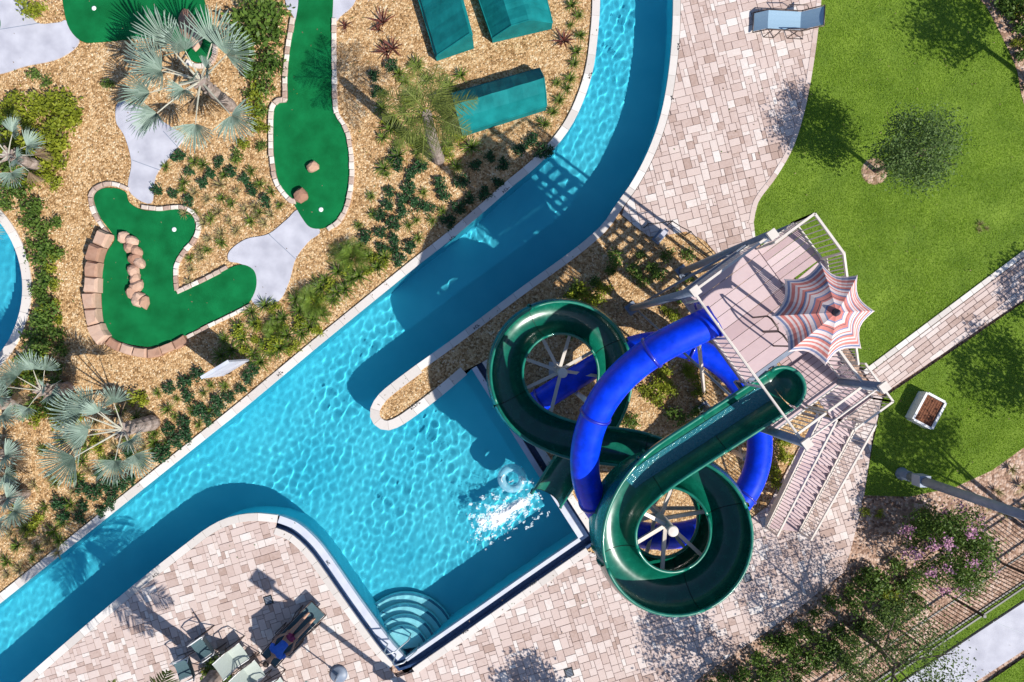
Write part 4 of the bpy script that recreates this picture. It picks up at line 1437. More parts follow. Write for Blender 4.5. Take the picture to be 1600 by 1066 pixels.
fan_palm(362, 167, 2.2, 'large silvery fan palm over the shaded green lane', [(132, 34, 1.2), (166, 20, 1.1), (196, 16, 1.15), (224, 22, 1.15), (58, 30, 1.15), (30, 26, 1.05), (266, 12, 1.05), (312, 16, 1.1), (100, 48, .9), (178, 50, .95), (285, 74, .6), (10, 60, .6), (240, 50, .7)])
fan_palm(240, 660, 1.75, 'silvery fan palm with pale stalks by the lower left river bank', [(190, 14, 1.12), (150, 35, 1.05), (125, 45, .95), (105, 60, .8), (300, 15, .85), (270, 30, .85), (215, 28, 1.15), (85, 35, .7), (330, 40, .6), (178, 50, .8)], 1.0, 0.20)
fan_palm(66, 262, 1.5, 'silvery fan palm leaning over the left frame edge near yellow shrubs', [(20, 18, .85), (60, 30, .8), (120, 30, .8), (180, 20, .9), (240, 30, .8), (300, 30, .8), (340, 42, .7)], .85)
fan_palm(40, 770, 1.4, 'silvery fan palm low at the left frame edge by the lower bank', [(20, 30, .95), (-10, 22, .95), (80, 30, .8), (200, 30, .8), (270, 25, .85), (310, 35, .8), (140, 30, .8)], .8)
fan_palm(30, 628, 1.3, 'small silvery fan palm at the left frame edge below the round pool', [(30, 30, .8), (90, 30, .8), (150, 30, .8), (210, 30, .8), (340, 25, .9), (290, 35, .8)], .75)
fan_palm(108, 606, 1.3, 'small silvery fan palm right of the round pool shrubs', [(95, 30, .9), (130, 40, .85), (60, 30, .8), (170, 25, .85), (350, 35, .7), (250, 40, .7), (20, 55, .6)], .8)
fan_palm(24, 705, 1.2, 'silvery fan palm at the left frame edge between its two neighbours', [(10, 25, .95), (60, 30, .8), (330, 25, .9), (300, 35, .85), (150, 30, .8), (230, 30, .8)], .85)
fan_palm(-10, 360, 1.5, 'silvery fan palm with pale dry stalks overhanging the round pool', [(-15, 5, .9), (5, 12, .8), (-40, 10, .85), (60, 30, .8), (300, 30, .8), (200, 30, .8)], .85)


def feather_frond(seed, L, mat, w=0.011, nl=32, arch=0.6):
    rng = np.random.default_rng(seed)
    quads = []
    segs = 9
    ptsl = []
    for j in range(segs + 1):
        t = j / segs
        ptsl.append(np.array([L * (t - 0.12 * t * t), 0, L * (0.18 * t - arch * t * t * 0.6)]))
    for j in range(segs):
        a, b = ptsl[j], ptsl[j + 1]
        s = np.array([0, 1, 0]) * 0.014
        quads.append([a - s, a + s, b + s, b - s])
    for j in range(nl):
        t = 0.16 + 0.84 * (j + 0.5) / nl
        f = t * segs
        i = min(segs - 1, int(f))
        p = ptsl[i] + (ptsl[i + 1] - ptsl[i]) * (f - i)
        tang = ptsl[i + 1] - ptsl[i]
        tang /= np.linalg.norm(tang)
        le = L * 0.34 * (math.sin(PI * min(1, 0.15 + t * 0.85)) * 0.9 + 0.12) * rng.uniform(0.85, 1.1)
        for sg in (-1, 1):
            q = np.array([0, sg, 0]) + tang * rng.uniform(0.5, 0.9) + np.array([0, 0, rng.uniform(-0.55, 0.1)])
            q = q / np.linalg.norm(q)
            m1 = p + q * le * 0.55
            tip = p + q * le + np.array([0, 0, -0.10 * le])
            wd = tang * w
            quads.append([p - wd * .6, p + wd * .6, m1 + wd, m1 - wd])
            quads.append([m1 - wd, m1 + wd, tip + wd * .1, tip - wd * .1])
    return np_mesh('frond', np.array(quads).reshape(-1, 3), 4, mat)


FEATH = [feather_frond(300 + k, 1.75, M['feather']) for k in range(4)]


FEATH2 = [feather_frond(320 + k, 1.9, M['feather'], 0.026, 30, 0.75) for k in range(3)]


def feather_palm(px, py, h, label, n=20, scale=1.0, lean=(0, 0), tr=0.15, seed=1, els=(-30, 75), meshes=None):
    rnd = random.Random(seed)
    p = P(px, py)
    t = thing('feather_palm', (p.x, p.y, -0.02), label, 'palm tree', 'feather palms')
    m_ = MB()
    k_ = 14
    pp, rr = [], []
    for k in range(k_ + 1):
        u = k / k_
        pp.append((lean[0] * u * u, lean[1] * u * u, h * u))
        rr.append(tr * (1.25 - 0.4 * u) * (1.06 if k % 2 else 0.95))
    m_.tube(pp, rr, 12)
    m_.build('trunk', M['palm_trunk'], t, world=False)
    top = pp[-1]
    for k in range(n):
        u = (k + 0.5) / n
        el = els[1] + (els[0] - els[1]) * u
        yaw = k * 137.5 + rnd.uniform(-12, 12)
        mm = meshes or FEATH
        o = put('frond', mm[k % len(mm)], t, (top[0], top[1], top[2] - 0.05), Euler((R(rnd.uniform(-12, 12)), -R(el), R(yaw)), 'XYZ'), (scale * rnd.uniform(0.85, 1.1),) * 3)
    return t


feather_palm(686, 250, 3.9, 'slender feather palm with yellow green fronds beside the teal covers', 17, 0.82, (0.1, 0.15), 0.15, 3)
feather_palm(346, 1046, 5.0, 'tall feather palm rising from the planter among the deck chairs', 15, 1.2, (0, 0), 0.2, 5, (-45, 70), FEATH2)
plants('mid', [(346, 1040, 1.2), (336, 1050, 1.1), (358, 1052, 1.1)], 1.0, 'green_shrub', 'bright leafy shrub at the palm foot among deck chairs', 'shrub', 'shrubs among the deck chairs')
plants('yellow', [(352, 1034), (330, 1044)], 0.8, 'yellow_shrub', 'yellow green shrub at the palm foot among deck chairs', 'shrub', 'yellow shrubs among the deck chairs')


# fallen leaves on the beds, greens and deck
LX = RNG.uniform(-16.3, 16.3, 26000); LY = RNG.uniform(-10.9, 10.9, 26000)
wet = in_poly(LX, LY, WATER) | in_poly(LX, LY, left_pool)
bedm = in_poly(LX, LY, gravel_poly) | in_poly(LX, LY, slide_gravel)
for e_ in EXCL[3:]:
    bedm &= ~in_poly(LX, LY, e_)
keep_ = ~wet & (RNG.uniform(0, 1, len(LX)) < np.where(bedm, 0.42, 0.035))
for gp_ in (ga_poly, gb_poly, gc_poly):
    keep_ &= ~(in_poly(LX, LY, gp_) & (RNG.uniform(0, 1, len(LX)) < 0.9))
LC = np.stack([LX[keep_], LY[keep_], np.full(keep_.sum(), 0.052)], -1)
fl_me = np_mesh('fallen_leaves', leaf_quads(LC, 0.026, RNG, 2.5).reshape(-1, 3), 4, [M['dead'], M['leaf_mid']], RNG.integers(0, 5, len(LC)) == 0)
tag(link(bpy.data.objects.new('fallen_leaves', fl_me)), 'dry fallen leaves scattered over beds and paving', 'leaf litter', kind='stuff')


# ---- broadleaf trees
def tree(px, py, h, cr, czf, label, leafmat, n=9000, leaf=0.05, seed=1, group='young trees', squash=0.8, trunk_r=0.06, flowers=0, nclump=40, spread=0.16, name='tree', cat='tree', multi=0):
    p = P(px, py)
    t = thing(name, (p.x, p.y, -0.02), label, cat, group)
    rng = np.random.default_rng(seed)
    rnd = random.Random(seed)
    zc = h * czf
    m_ = MB()
    if multi:
        for k in range(multi):
            a = 2 * PI * k / multi
            m_.tube([(0.08 * math.cos(a), 0.08 * math.sin(a), 0), (0.25 * math.cos(a), 0.25 * math.sin(a), zc * 0.6), (0.5 * cr * math.cos(a), 0.5 * cr * math.sin(a), zc)], [trunk_r, trunk_r * .7, trunk_r * .3], 7)
    else:
        m_.tube([(0, 0, 0), (0.03, 0.02, zc * 0.35), (-0.02, 0.03, zc * 0.7), (0.0, 0.0, zc * 1.05)], [trunk_r * 1.3, trunk_r, trunk_r * .8, trunk_r * .4], 8)
    m_.build('trunk', M['bark'], t, world=False)
    lm = MB()
    for k in range(9):
        a = 2.4 * k + rnd.uniform(-.3, .3)
        z0 = zc * rnd.uniform(0.55, 0.95)
        e = cr * rnd.uniform(0.55, 0.9)
        lm.tube([(0, 0, z0), (e * .5 * math.cos(a), e * .5 * math.sin(a), z0 + 0.22 * cr), (e * math.cos(a), e * math.sin(a), z0 + 0.5 * cr)], [trunk_r * .5, trunk_r * .3, trunk_r * .1], 5)
    lm.build('limb', M['bark'], t, world=False)
    C = clump_cloud(rng, n, cr, cr, cr * squash, zc, nclump, spread, 0.3, -0.8)
    V = leaf_quads(C, leaf, rng, 0.4)
    put('crown', np_mesh('crown', V.reshape(-1, 3), 4, leafmat), t)
    if flowers:
        C2 = clump_cloud(rng, flowers, cr * 1.02, cr * 1.02, cr * squash * 1.05, zc, 34, 0.07, 0.8, -0.1)
        put('blossom', np_mesh('blossom', leaf_quads(C2, leaf * 0.8, rng, 0.8, 0.9).reshape(-1, 3), 4, M['flower']), t)
    return t


tree(1368, 268, 3.3, 1.05, 0.72, 'young grey green tree in a mulch ring on the lawn', M['leaf_light2'], 10500, 0.036, 51, squash=0.95, nclump=60, spread=0.18)
ring = MB().lathe([(0.0, 0.03), (0.36, 0.03), (0.42, 0.012)], 20, P(1366, 268)).build('mulch_ring', M['mulch'])
tag(ring, kind='structure')
tree(1338, 985, 3.4, 1.75, 0.72, 'dense green tree spreading over the fence bed at bottom right', M['leaf_light'], 8500, 0.036, 52, squash=0.75, trunk_r=0.09, nclump=60)
tree(1448, 838, 1.9, 1.3, 0.62, 'round bush dotted with pink blossom beside the lamp post', M['leaf_mid'], 11000, 0.042, 53, group=None, squash=0.7, flowers=1500, name='flowering_bush', cat='bush', multi=4)
tree(1186, 1092, 3.6, 1.45, 0.75, 'leafy tree at the bottom frame edge shading the deck', M['leaf_tree'], 4200, 0.05, 54, squash=0.75, trunk_r=0.08)
tree(1612, 826, 6.0, 1.2, 0.75, 'leafy tree at the right frame edge behind the lamp post', M['leaf_tree'], 5000, 0.05, 55, squash=0.7, trunk_r=0.06, multi=3)
tree(1668, 664, 4.0, 1.3, 0.74, 'leafy tree beyond the right frame edge shading the walkway lawn', M['leaf_tree'], 4500, 0.05, 56, squash=0.7, trunk_r=0.08)
tree(1612, 132, 4.2, 1.25, 0.76, 'leafy tree at the right edge shading the upper lawn', M['leaf_tree'], 4500, 0.05, 57, squash=0.7, trunk_r=0.08)
tree(1705, 520, 3.4, 1.1, 0.74, 'small leafy tree beyond the walkway at the right edge', M['leaf_tree'], 3000, 0.05, 58, squash=0.8)
tree(935, 1160, 3.4, 1.1, 0.76, 'small tree below the bottom frame edge', M['leaf_tree'], 5000, 0.055, 59, squash=0.8)

# ------------------------------------------------------------------ water slides
def dense(pts_, step=0.12):
    out = []
    for i in range(len(pts_) - 1):
        a, b = Vector(pts_[i]), Vector(pts_[i + 1])
        k = max(1, int((b - a).length / step))
        for j in range(k):
            out.append(a.lerp(b, j / k))
    out.append(Vector(pts_[-1]))
    return out


def soften(p, it=6):
    p = [v.copy() for v in p]
    for _ in range(it):
        p = [p[0]] + [(p[i - 1] + p[i] * 2 + p[i + 1]) / 4 for i in range(1, len(p) - 1)] + [p[-1]]
    return p


def frames(path, bank_gain):
    n_ = len(path)
    T, K = [], []
    for i in range(n_):
        d = path[min(i + 1, n_ - 1)] - path[max(i - 1, 0)]
        T.append(d.normalized())
    for i in range(n_):
        a, b = T[max(i - 2, 0)], T[min(i + 2, n_ - 1)]
        L = (path[min(i + 2, n_ - 1)] - path[max(i - 2, 0)]).length
        K.append((a.x * b.y - a.y * b.x) / max(L, 1e-6))      # + = left turn
    for _ in range(12):
        K = [K[0]] + [(K[i - 1] + 2 * K[i] + K[i + 1]) / 4 for i in range(1, n_ - 1)] + [K[-1]]
    fr = []
    for i in range(n_):
        s = Vector((T[i].y, -T[i].x, 0)).normalized()           # right hand side
        u = s.cross(T[i]).normalized()
        bank = max(-0.6, min(0.6, bank_gain * K[i]))             # left turn lifts the right side
        s2 = s * math.cos(bank) + u * math.sin(bank)
        u2 = u * math.cos(bank) - s * math.sin(bank)
        fr.append((path[i], T[i], s2, u2, K[i]))
    return fr


C1 = Vector((3.86, -4.56)); R1 = 1.65
C2 = Vector((1.36, -0.86)); R2 = 1.76
gp = []
tub = Vector((6.02, -1.06, 5.62))
th0, th1 = 125.0, 806.0
z0, z1 = 5.12, 3.05
tp = Vector((C1.x + R1 * math.cos(R(th0)), C1.y + R1 * math.sin(R(th0)), z0 + 0.06))
gp += [tub, tub.lerp(tp, 0.33), tub.lerp(tp, 0.66), tp]
a = th0 + 6
while a <= th1:
    u = (a - th0) / (th1 - th0)
    gp.append(Vector((C1.x + R1 * math.cos(R(a)), C1.y + R1 * math.sin(R(a)), z0 + (z1 - z0) * u)))
    a += 6
gp.append(Vector((2.9, -2.80, 2.95)))
gp.append(Vector((2.1, -2.68, 2.86)))
a = 268.0
while a >= -26:
    u = (268 - a) / 294.0
    gp.append(Vector((C2.x + R2 * math.cos(R(a)), C2.y + R2 * math.sin(R(a)), 2.78 - 1.25 * u)))
    a -= 6
gp.append(Vector((2.58, -2.35, 1.20)))
gp.append(Vector((1.88, -3.40, 0.70)))
gp.append(Vector((1.30, -4.25, 0.30)))
gp.append(Vector((1.08, -4.68, 0.16)))
gpath = soften(dense(gp, 0.11), 10)
gfr = frames(gpath, 0.62)

HW, DP = 0.48, 0.56
PROF = []
for k in range(15):
    f = PI + PI * k / 14
    PROF.append((HW * math.copysign(abs(math.cos(f)) ** 0.85, math.cos(f)), DP + DP * math.copysign(abs(math.sin(f)) ** 0.9, math.sin(f))))


def flume(m_, frs, thick=0.03):
    """open chute, inside and outside skin; the outer wall is higher in turns"""
    rows_i, rows_o = [], []
    for p, t, s, u, k in frs:
        ri, ro = [], []
        for (x, z) in PROF:
            hi = 1.0
            if x * k > 0 and z > DP * 0.6:
                hi = 1.0 + min(0.45, abs(k) * 0.5)
            zz = z * hi
            ri.append(p + s * x + u * zz)
            ln = math.hypot(x / HW, (z - DP) / DP) or 1
            ro.append(p + s * (x + thick * x / HW) + u * (zz - thick * (1 - z / DP * 0.9)))
        rows_i.append(ri)
        rows_o.append(ro)
    nP = len(PROF)
    for rows, flip in ((rows_i, False), (rows_o, True)):
        vs = [v for r_ in rows for v in r_]
        fs = []
        for i in range(len(rows) - 1):
            for j in range(nP - 1):
                q = (i * nP + j, i * nP + j + 1, (i + 1) * nP + j + 1, (i + 1) * nP + j)
                fs.append(q if not flip else q[::-1])
        m_.add(vs, fs)
    return rows_i


gslide = thing('open_water_slide', (C1.x, C1.y, 0), 'glossy dark green open chute slide winding in two loops from tower to pool', 'water slide')
SEC = 15
for i0 in range(0, len(gfr) - 1, SEC):
    frs = gfr[i0:min(i0 + SEC, len(gfr) - 1) + 1]
    if len(frs) < 2:
        continue
    m_ = MB()
    rows = flume(m_, frs)
    sec = m_.build('chute_section', M['green_gel'], gslide, True)
    for e in (0, -1):
        m_ = MB()
        m_.tube([r_[e] for r_ in rows], 0.042, 7)
        m_.build('rim', M['green_rim'], sec, True)
    # bolted flange round the outside of each joint
    p, t, s, u, k = frs[-1]
    m_ = MB()
    outs = []
    for (x, z) in PROF:
        outs.append(p + s * (x * 1.12) + u * (z * 1.0 - 0.07 * (1 - z / DP * 0.7)))
    for j in range(len(PROF) - 1):
        aa, bb = outs[j], outs[j + 1]
        m_.add([aa - t * 0.025, bb - t * 0.025, bb + t * 0.025, aa + t * 0.025], [(0, 1, 2, 3)])
        ia = p + s * PROF[j][0] + u * (PROF[j][1] - 0.02)
        ib = p + s * PROF[j + 1][0] + u * (PROF[j + 1][1] - 0.02)
        m_.add([ia - t * 0.025, ib - t * 0.025, bb - t * 0.025, aa - t * 0.025], [(0, 1, 2, 3)])
        m_.add([ia + t * 0.025, ib + t * 0.025, bb + t * 0.025, aa + t * 0.025], [(3, 2, 1, 0)])
    m_.build('flange', M['green_rim'], sec)
    MB().tube([p + s * x + u * (z + 0.004) for x, z in PROF], 0.009, 5).build('seam', M['green_seam'], sec)
# start tub: a rounded bowl end at the tower
d0 = -gfr[0][1]
m_ = MB()
vs, fs = [], []
NA, NR = 17, 8
base_a = math.atan2(d0.y, d0.x)
for j in range(NA):
    a = base_a - PI / 2 + PI * j / (NA - 1)
    for k in range(NR + 1):
        f = PI / 2 * k / NR
        rr = HW * math.sin(f) ** 0.85 if k else 0.0
        vs.append((tub.x + rr * math.cos(a), tub.y + rr * math.sin(a), tub.z + DP * (1 - math.cos(f) ** 0.9 if k < NR else 1)))
for j in range(NA - 1):
    for k in range(NR):
        q = j * (NR + 1) + k
        fs.append((q, q + 1, q + NR + 2, q + NR + 1))
m_.add(vs, fs)
tb = m_.build('start_tub', M['green_gel'], gslide, True)
MB().tube([vs[j * (NR + 1) + NR] for j in range(NA)], 0.045, 7).build('rim', M['green_rim'], tb, True)
# water running down the first straight
m_ = MB()
for i in range(2, 34):
    pa, ta, sa, ua, _ = gfr[i]
    pb, tb_, sb_, ub, _ = gfr[i + 1]
    w = 0.20
    m_.add([pa - sa * w + ua * 0.055, pb - sb_ * w + ub * 0.055, pb + sb_ * w + ub * 0.055, pa + sa * w + ua * 0.055], [(0, 1, 2, 3)][:1])


def mat_stream():
    m, nt, b = new_mat('running water film')
    b.inputs['Base Color'].default_value = (0.02, 0.16, 0.20, 1)
    b.inputs['Roughness'].default_value = 0.08
    nz = N(nt, 'ShaderNodeTexNoise', i_Scale=16.0, i_Detail=5.0)
    nt.links.new(pos_node(nt), nz.inputs['Vector'])
    bp = N(nt, 'ShaderNodeBump', i_Strength=0.9, i_Distance=0.03)
    nt.links.new(nz.outputs['Fac'], bp.inputs['Height'])
    nt.links.new(bp.outputs[0], b.inputs['Normal'])
    return m


M['stream'] = mat_stream()
m_.build('water_film', M['stream'], gslide, True)


def centre_column(parent, c, ztop, arms, r=0.10):
    col = MB().tube([(c.x, c.y, -0.05), (c.x, c.y, ztop)], r, 14).build('support_column', M['cream_paint'], parent, True)
    MB().lathe([(0.0, ztop + 0.002), (r * 1.35, ztop + 0.002), (r * 1.35, ztop + 0.05), (r * 1.1, ztop + 0.07), (0.0, ztop + 0.075)], 18, (c.x, c.y, 0)).build('column_cap', M['cream_paint'], col)
    MB().box((c.x, c.y, 0.01), (0.42, 0.42, 0.04)).build('base_plate', M['galv'], col)
    for ang, ra, za, zb in arms:
        d = Vector((math.cos(R(ang)), math.sin(R(ang)), 0))
        a_ = Vector((c.x, c.y, za)) + d * 0.06
        b_ = Vector((c.x, c.y, zb)) + d * ra
        m2 = MB().beam(a_, b_, 0.09, 0.10)
        m2.beam(b_ + Vector((0, 0, -0.06)) - d.cross(Vector((0, 0, 1))) * 0.18, b_ + Vector((0, 0, -0.06)) + d.cross(Vector((0, 0, 1))) * 0.18, 0.07, 0.07)
        m2.build('support_arm', M['cream_paint'], col)


def zg(theta_turn):
    u = (theta_turn - th0) / (th1 - th0)
    return z0 + (z1 - z0) * u


arms1 = []
for a_ in (150, 205, 262, 318, 375, 435, 498, 556, 612, 668, 725, 785):
    arms1.append((a_ % 360, R1 - 0.15, max(0.6, zg(a_) - 0.55), zg(a_) - 0.10))
centre_column(gslide, C1, 4.92, arms1)
arms2 = []
for a_ in (255, 205, 160, 118, 74, 30, -8):
    u = (268 - a_) / 294.0
    zz = 2.78 - 1.25 * u
    arms2.append((a_, R2 - 0.22, zz - 0.35, zz - 0.10))
centre_column(gslide, C2, 2.95, arms2)
for pp, zt in (((2.9, -2.9), 2.86), ((1.75, -3.45), 0.55)):
    MB().tube([(pp[0], pp[1], -0.05), (pp[0], pp[1], zt)], 0.07, 12).build('support_column', M['cream_paint'], gslide, True)

# blue enclosed slide
bp_px = [(1118, 500, 6.62), (1085, 516, 6.52), (1045, 535, 6.40), (1005, 560, 6.22), (968, 592, 6.0), (938, 632, 5.72), (918, 682, 5.36), (913, 735, 4.9), (926, 782, 4.3), (955, 818, 3.65), (1000, 836, 3.05),
         (1050, 838, 2.72), (1105, 826, 2.48), (1152, 790, 2.3), (1180, 742, 2.15), (1188, 690, 2.02), (1178, 638, 1.9), (1152, 592, 1.80), (1112, 558, 1.7), (1068, 540, 1.6), (1020, 536, 1.48), (972, 549, 1.32), (928, 573, 1.15), (885, 600, 0.98),
         (845, 625, 0.78), (812, 646, 0.60), (797, 655, 0.5)]
bpath = soften(dense([v for v in catmull([P(*q) for q in bp_px], 6)], 0.11), 8)
bslide = thing('tube_water_slide', (4.2, -1.5, 0), 'bright blue enclosed tube slide looping from tower under the green chute', 'water slide')
TR = 0.35
BSEC = 16
for i0 in range(0, len(bpath) - 1, BSEC):
    seg = bpath[i0:min(i0 + BSEC, len(bpath) - 1) + 1]
    if len(seg) < 2:
        continue
    sec = MB().tube(seg, TR, 24, cap=False).build('tube_section', M['blue_gel'], bslide, True)
    d = (seg[-1] - seg[-2]).normalized()
    MB().tube([seg[-1] - d * 0.035, seg[-1] - d * 0.03, seg[-1] + d * 0.03, seg[-1] + d * 0.035], [TR, TR + 0.035, TR + 0.035, TR], 24, cap=False).build('flange', M['blue_flange'], sec, True)
for idx in (int(len(bpath) * 0.2), int(len(bpath) * 0.33), int(len(bpath) * 0.55), int(len(bpath) * 0.68), int(len(bpath) * 0.86)):
    q = bpath[idx]
    d = (bpath[idx + 1] - bpath[idx - 1]); d.z = 0; d.normalize()
    sd = Vector((-d.y, d.x, 0))
    m_ = MB().tube([(q.x, q.y, -0.05), (q.x, q.y, q.z - TR - 0.06)], 0.075, 12)
    m_.beam(q + Vector((0, 0, -TR - 0.03)) - sd * 0.3, q + Vector((0, 0, -TR - 0.03)) + sd * 0.3, 0.1, 0.06)
    m_.build('support_column', M['cream_paint'], bslide, True)
MB().beam(P(1092, 537, 5.9), P(1100, 612, 0.8), 0.07, 0.07).build('brace', M['cream_paint'], bslide)

# ------------------------------------------------------------------ slide tower
TC2 = Vector((3.74, 1.02, 0))
TU = Vector((0.590, -0.807, 0)); TV = Vector((0.807, 0.590, 0))
LU, LV = 3.86, 1.95
ZD, ZL, ZR = 6.2, 5.58, 7.25


def T(u, v, z):
    return TC2 + TU * u + TV * v + Vector((0, 0, z))


tower = thing('slide_tower', T(LU / 2, LV / 2, 0), 'tall slide tower with mauve plank deck, cream railings and grey columns', 'tower')
for k, (u, v) in enumerate(((0, 0), (0, LV), (LU, 0), (LU, LV))):
    p = T(u, v, 0)
    c_ = MB().tube([(p.x, p.y, -0.05), (p.x, p.y, ZR + 0.12)], 0.10, 14).build('column', M['grey_steel'], tower, True)
    MB().box((p.x, p.y, ZR + 0.16), (0.19, 0.19, 0.08), math.atan2(TU.y, TU.x)).build('column_cap', M['cream_paint'], c_)
    MB().box((p.x, p.y, 0.02), (0.34, 0.34, 0.05), math.atan2(TU.y, TU.x)).build('base_plate', M['grey_steel'], c_)
# framing under the decks
for v in (0.04, LV / 2, LV - 0.04):
    MB().beam(T(0, v, ZD - 0.17), T(2.45, v, ZD - 0.17), 0.08, 0.2).build('joist', M['grey_steel'], tower)
    MB().beam(T(2.45, v, ZL - 0.17), T(LU, v, ZL - 0.17), 0.08, 0.2).build('joist', M['grey_steel'], tower)
for u, zz in ((0.0, ZD), (2.45, ZD), (LU, ZL)):
    MB().beam(T(u, 0.1, zz - 0.15), T(u, LV - 0.1, zz - 0.15), 0.1, 0.22).build('edge_beam', M['grey_steel'], tower)
for (ua, va, ub, vb) in ((0, 0, LU, 0), (0, LV, LU, LV), (0, 0, 0, LV)):
    MB().tube([T(ua, va, 0.5), T(ub, vb, 5.3)], 0.035, 8).build('brace', M['grey_steel'], tower, True)
W = 0.298
u = 0.0
while u < 2.30:
    MB().beam(T(u + W / 2, -0.03, ZD - 0.03), T(u + W / 2, LV + 0.03, ZD - 0.03), W - 0.012, 0.05).build('plank', M['plank'], tower)
    u += W
u = 2.44
W2 = 0.142
while u < LU - 0.05:
    lo = -0.03
    if abs(u + W2 / 2 - (tub - TC2).dot(TU)) < 0.52:
        lo = (tub - TC2).dot(TV) + 0.46
    if lo < LV - 0.1:
        MB().beam(T(u + W2 / 2, lo, ZL - 0.03), T(u + W2 / 2, LV + 0.03, ZL - 0.03), W2 - 0.012, 0.05).build('plank', M['plank'], tower)
    u += W2
# step riser between the two decks
MB().beam(T(2.432, 0.0, (ZD + ZL) / 2 - 0.03), T(2.432, LV, (ZD + ZL) / 2 - 0.03), 0.02, ZD - ZL - 0.08).build('riser', M['plank'], tower)
MB().box(T(2.60, 1.55, ZL + 0.28), (0.28, 0.66, 0.05), math.atan2(TU.y, TU.x)).build('step', M['plank'], tower)

PICK = MB().box((0, 0, 0.5), (0.018, 0.018, 1.0)).mesh('picket', M['cream_paint'])


def railing(a, b, parent, top=1.05, bot=0.08, gap=0.115, name='railing', posts=True, mat=None, pick=None):
    a, b = Vector(a), Vector(b)
    m_ = MB()
    m_.beam(a + Vector((0, 0, top)), b + Vector((0, 0, top)), 0.05, 0.045)
    m_.beam(a + Vector((0, 0, bot)), b + Vector((0, 0, bot)), 0.03, 0.03)
    if posts:
        for q in (a, b):
            m_.beam(q + Vector((0, 0, -0.1)), q + Vector((0, 0, top + 0.02)), 0.045, 0.045)
    o = m_.build(name, mat or M['cream_paint'], parent)
    L = (b - a).length
    k = max(1, int(L / gap))
    off = LOC[o.name]
    for i in range(1, k):
        q = a.lerp(b, i / k) + Vector((0, 0, bot)) - off
        put('picket', pick or PICK, o, q, (0, 0, math.atan2(b.y - a.y, b.x - a.x)), (1, 1, top - bot))
    return o


tb_ = ZR - ZD
railing(T(0, 0.02, ZD), T(0, LV - 0.02, ZD), tower, tb_)
railing(T(0.02, 0, ZD), T(0.22, 0, ZD), tower, tb_)
railing(T(1.2, 0, ZD), T(2.45, 0, ZD), tower, tb_)
railing(T(LU, 0.05, ZL), T(LU, 0.9, ZL), tower, 1.05)
MB().tube([T(0, 0, ZR), T(LU, 0, ZR)], 0.028, 8).build('top_bar', M['cream_paint'], tower)
MB().tube([T(LU, 0, ZR), T(LU, LV, ZR)], 0.022, 8).build('top_bar', M['cream_paint'], tower)
railing(T(LU, 1.0, ZL), T(LU, LV, ZL), tower, 1.05)
railing(T(1.15, LV, ZD), T(2.45, LV, ZD), tower, tb_)
railing(T(2.5, LV, ZL), T(LU, LV, ZL), tower, 1.05)
# tube slide entrance hood and seat bars on the deck
qa = T(0.72, 0.06, ZD)
MB().tube([qa + Vector((0, 0, 0.05)) + TU * 0.45 * math.cos(f) + Vector((0, 0, 0.45 + 0.45 * math.sin(f))) for f in [R(k) for k in range(-50, 231, 14)]], 0.03, 8).build('entry_hoop', M['blue_flange'], tower, True)
for uu in (1.35, 1.75):
    g0 = T(uu, 1.0, ZD)
    MB().tube([g0, g0 + Vector((0, 0, 0.85)), g0 + Vector((0, 0, 0.95)) + TU * 0.08, g0 + Vector((0, 0, 0.95)) + TU * 0.3, g0 + TU * 0.38 + Vector((0, 0, 0.85)), g0 + TU * 0.38], 0.02, 8).build('grab_bar', M['bronze'], tower, True)

# ---- stairs
stair = thing('stair', (9.0, -2.5, 0), 'steel stair with mauve treads and cream railings climbing beside the tower', 'stair')


def flight(a, b, width, nst, parent):
    a, b = Vector(a), Vector(b)
    d = b - a
    dh = Vector((d.x, d.y, 0)).normalized()
    sd = Vector((-dh.y, dh.x, 0))
    run = Vector((d.x, d.y, 0)).length / nst
    for k in range(nst):
        c = a + dh * (run * (k + 0.5)) + Vector((0, 0, d.z * (k + 1) / nst))
        MB().beam(c - sd * width / 2, c + sd * width / 2, run * 0.94, 0.05).build('tread', M['plank'], parent)
    for sg in (-1, 1):
        MB().beam(a + sd * sg * (width / 2 + 0.03), b + sd * sg * (width / 2 + 0.03) + Vector((0, 0, -0.02)), 0.05, 0.24).build('stringer', M['cream_paint'], parent)
        railing(a + sd * sg * (width / 2 + 0.03), b + sd * sg * (width / 2 + 0.03), parent, 1.0, 0.22, 0.13)


M0 = Vector((8.92, -1.42, 2.8))                           # middle landing
flight((8.40, -5.85, 0.02), (8.84, -2.10, 2.8), 0.95, 16, stair)
TL = T(0.68, LV + 0.52, ZD)                               # top landing
dirn = (TL - M0); dirn.z = 0; dirn.normalize()
fa = M0 + dirn * 0.65
fb = TL - dirn * 0.55
fb.z = ZD - 0.02
flight(fa, fb, 0.95, 17, stair)
rzl = math.atan2(TU.y, TU.x)


def landing(c, sx, sy, rz, n_=6):
    for k in range(n_):
        o_ = (k + 0.5) / n_ - 0.5
        v = Matrix.Rotation(rz, 3, 'Z') @ Vector((o_ * sx, 0, 0))
        MB().box((c.x + v.x, c.y + v.y, c.z), (sx / n_ - 0.012, sy, 0.05), rz).build('landing_plank', M['plank'], stair)
    for sx_ in (-1, 1):
        for sy_ in (-1, 1):
            v = Matrix.Rotation(rz, 3, 'Z') @ Vector((sx_ * sx * 0.46, sy_ * sy * 0.46, 0))
            MB().tube([(c.x + v.x, c.y + v.y, -0.05), (c.x + v.x, c.y + v.y, c.z - 0.02)], 0.05, 10).build('landing_post', M['grey_steel'], stair, True)


landing(M0, 1.2, 1.2, rzl)
landing(TL, 1.0, 1.0, rzl)
ra = Matrix.Rotation(rzl, 3, 'Z')


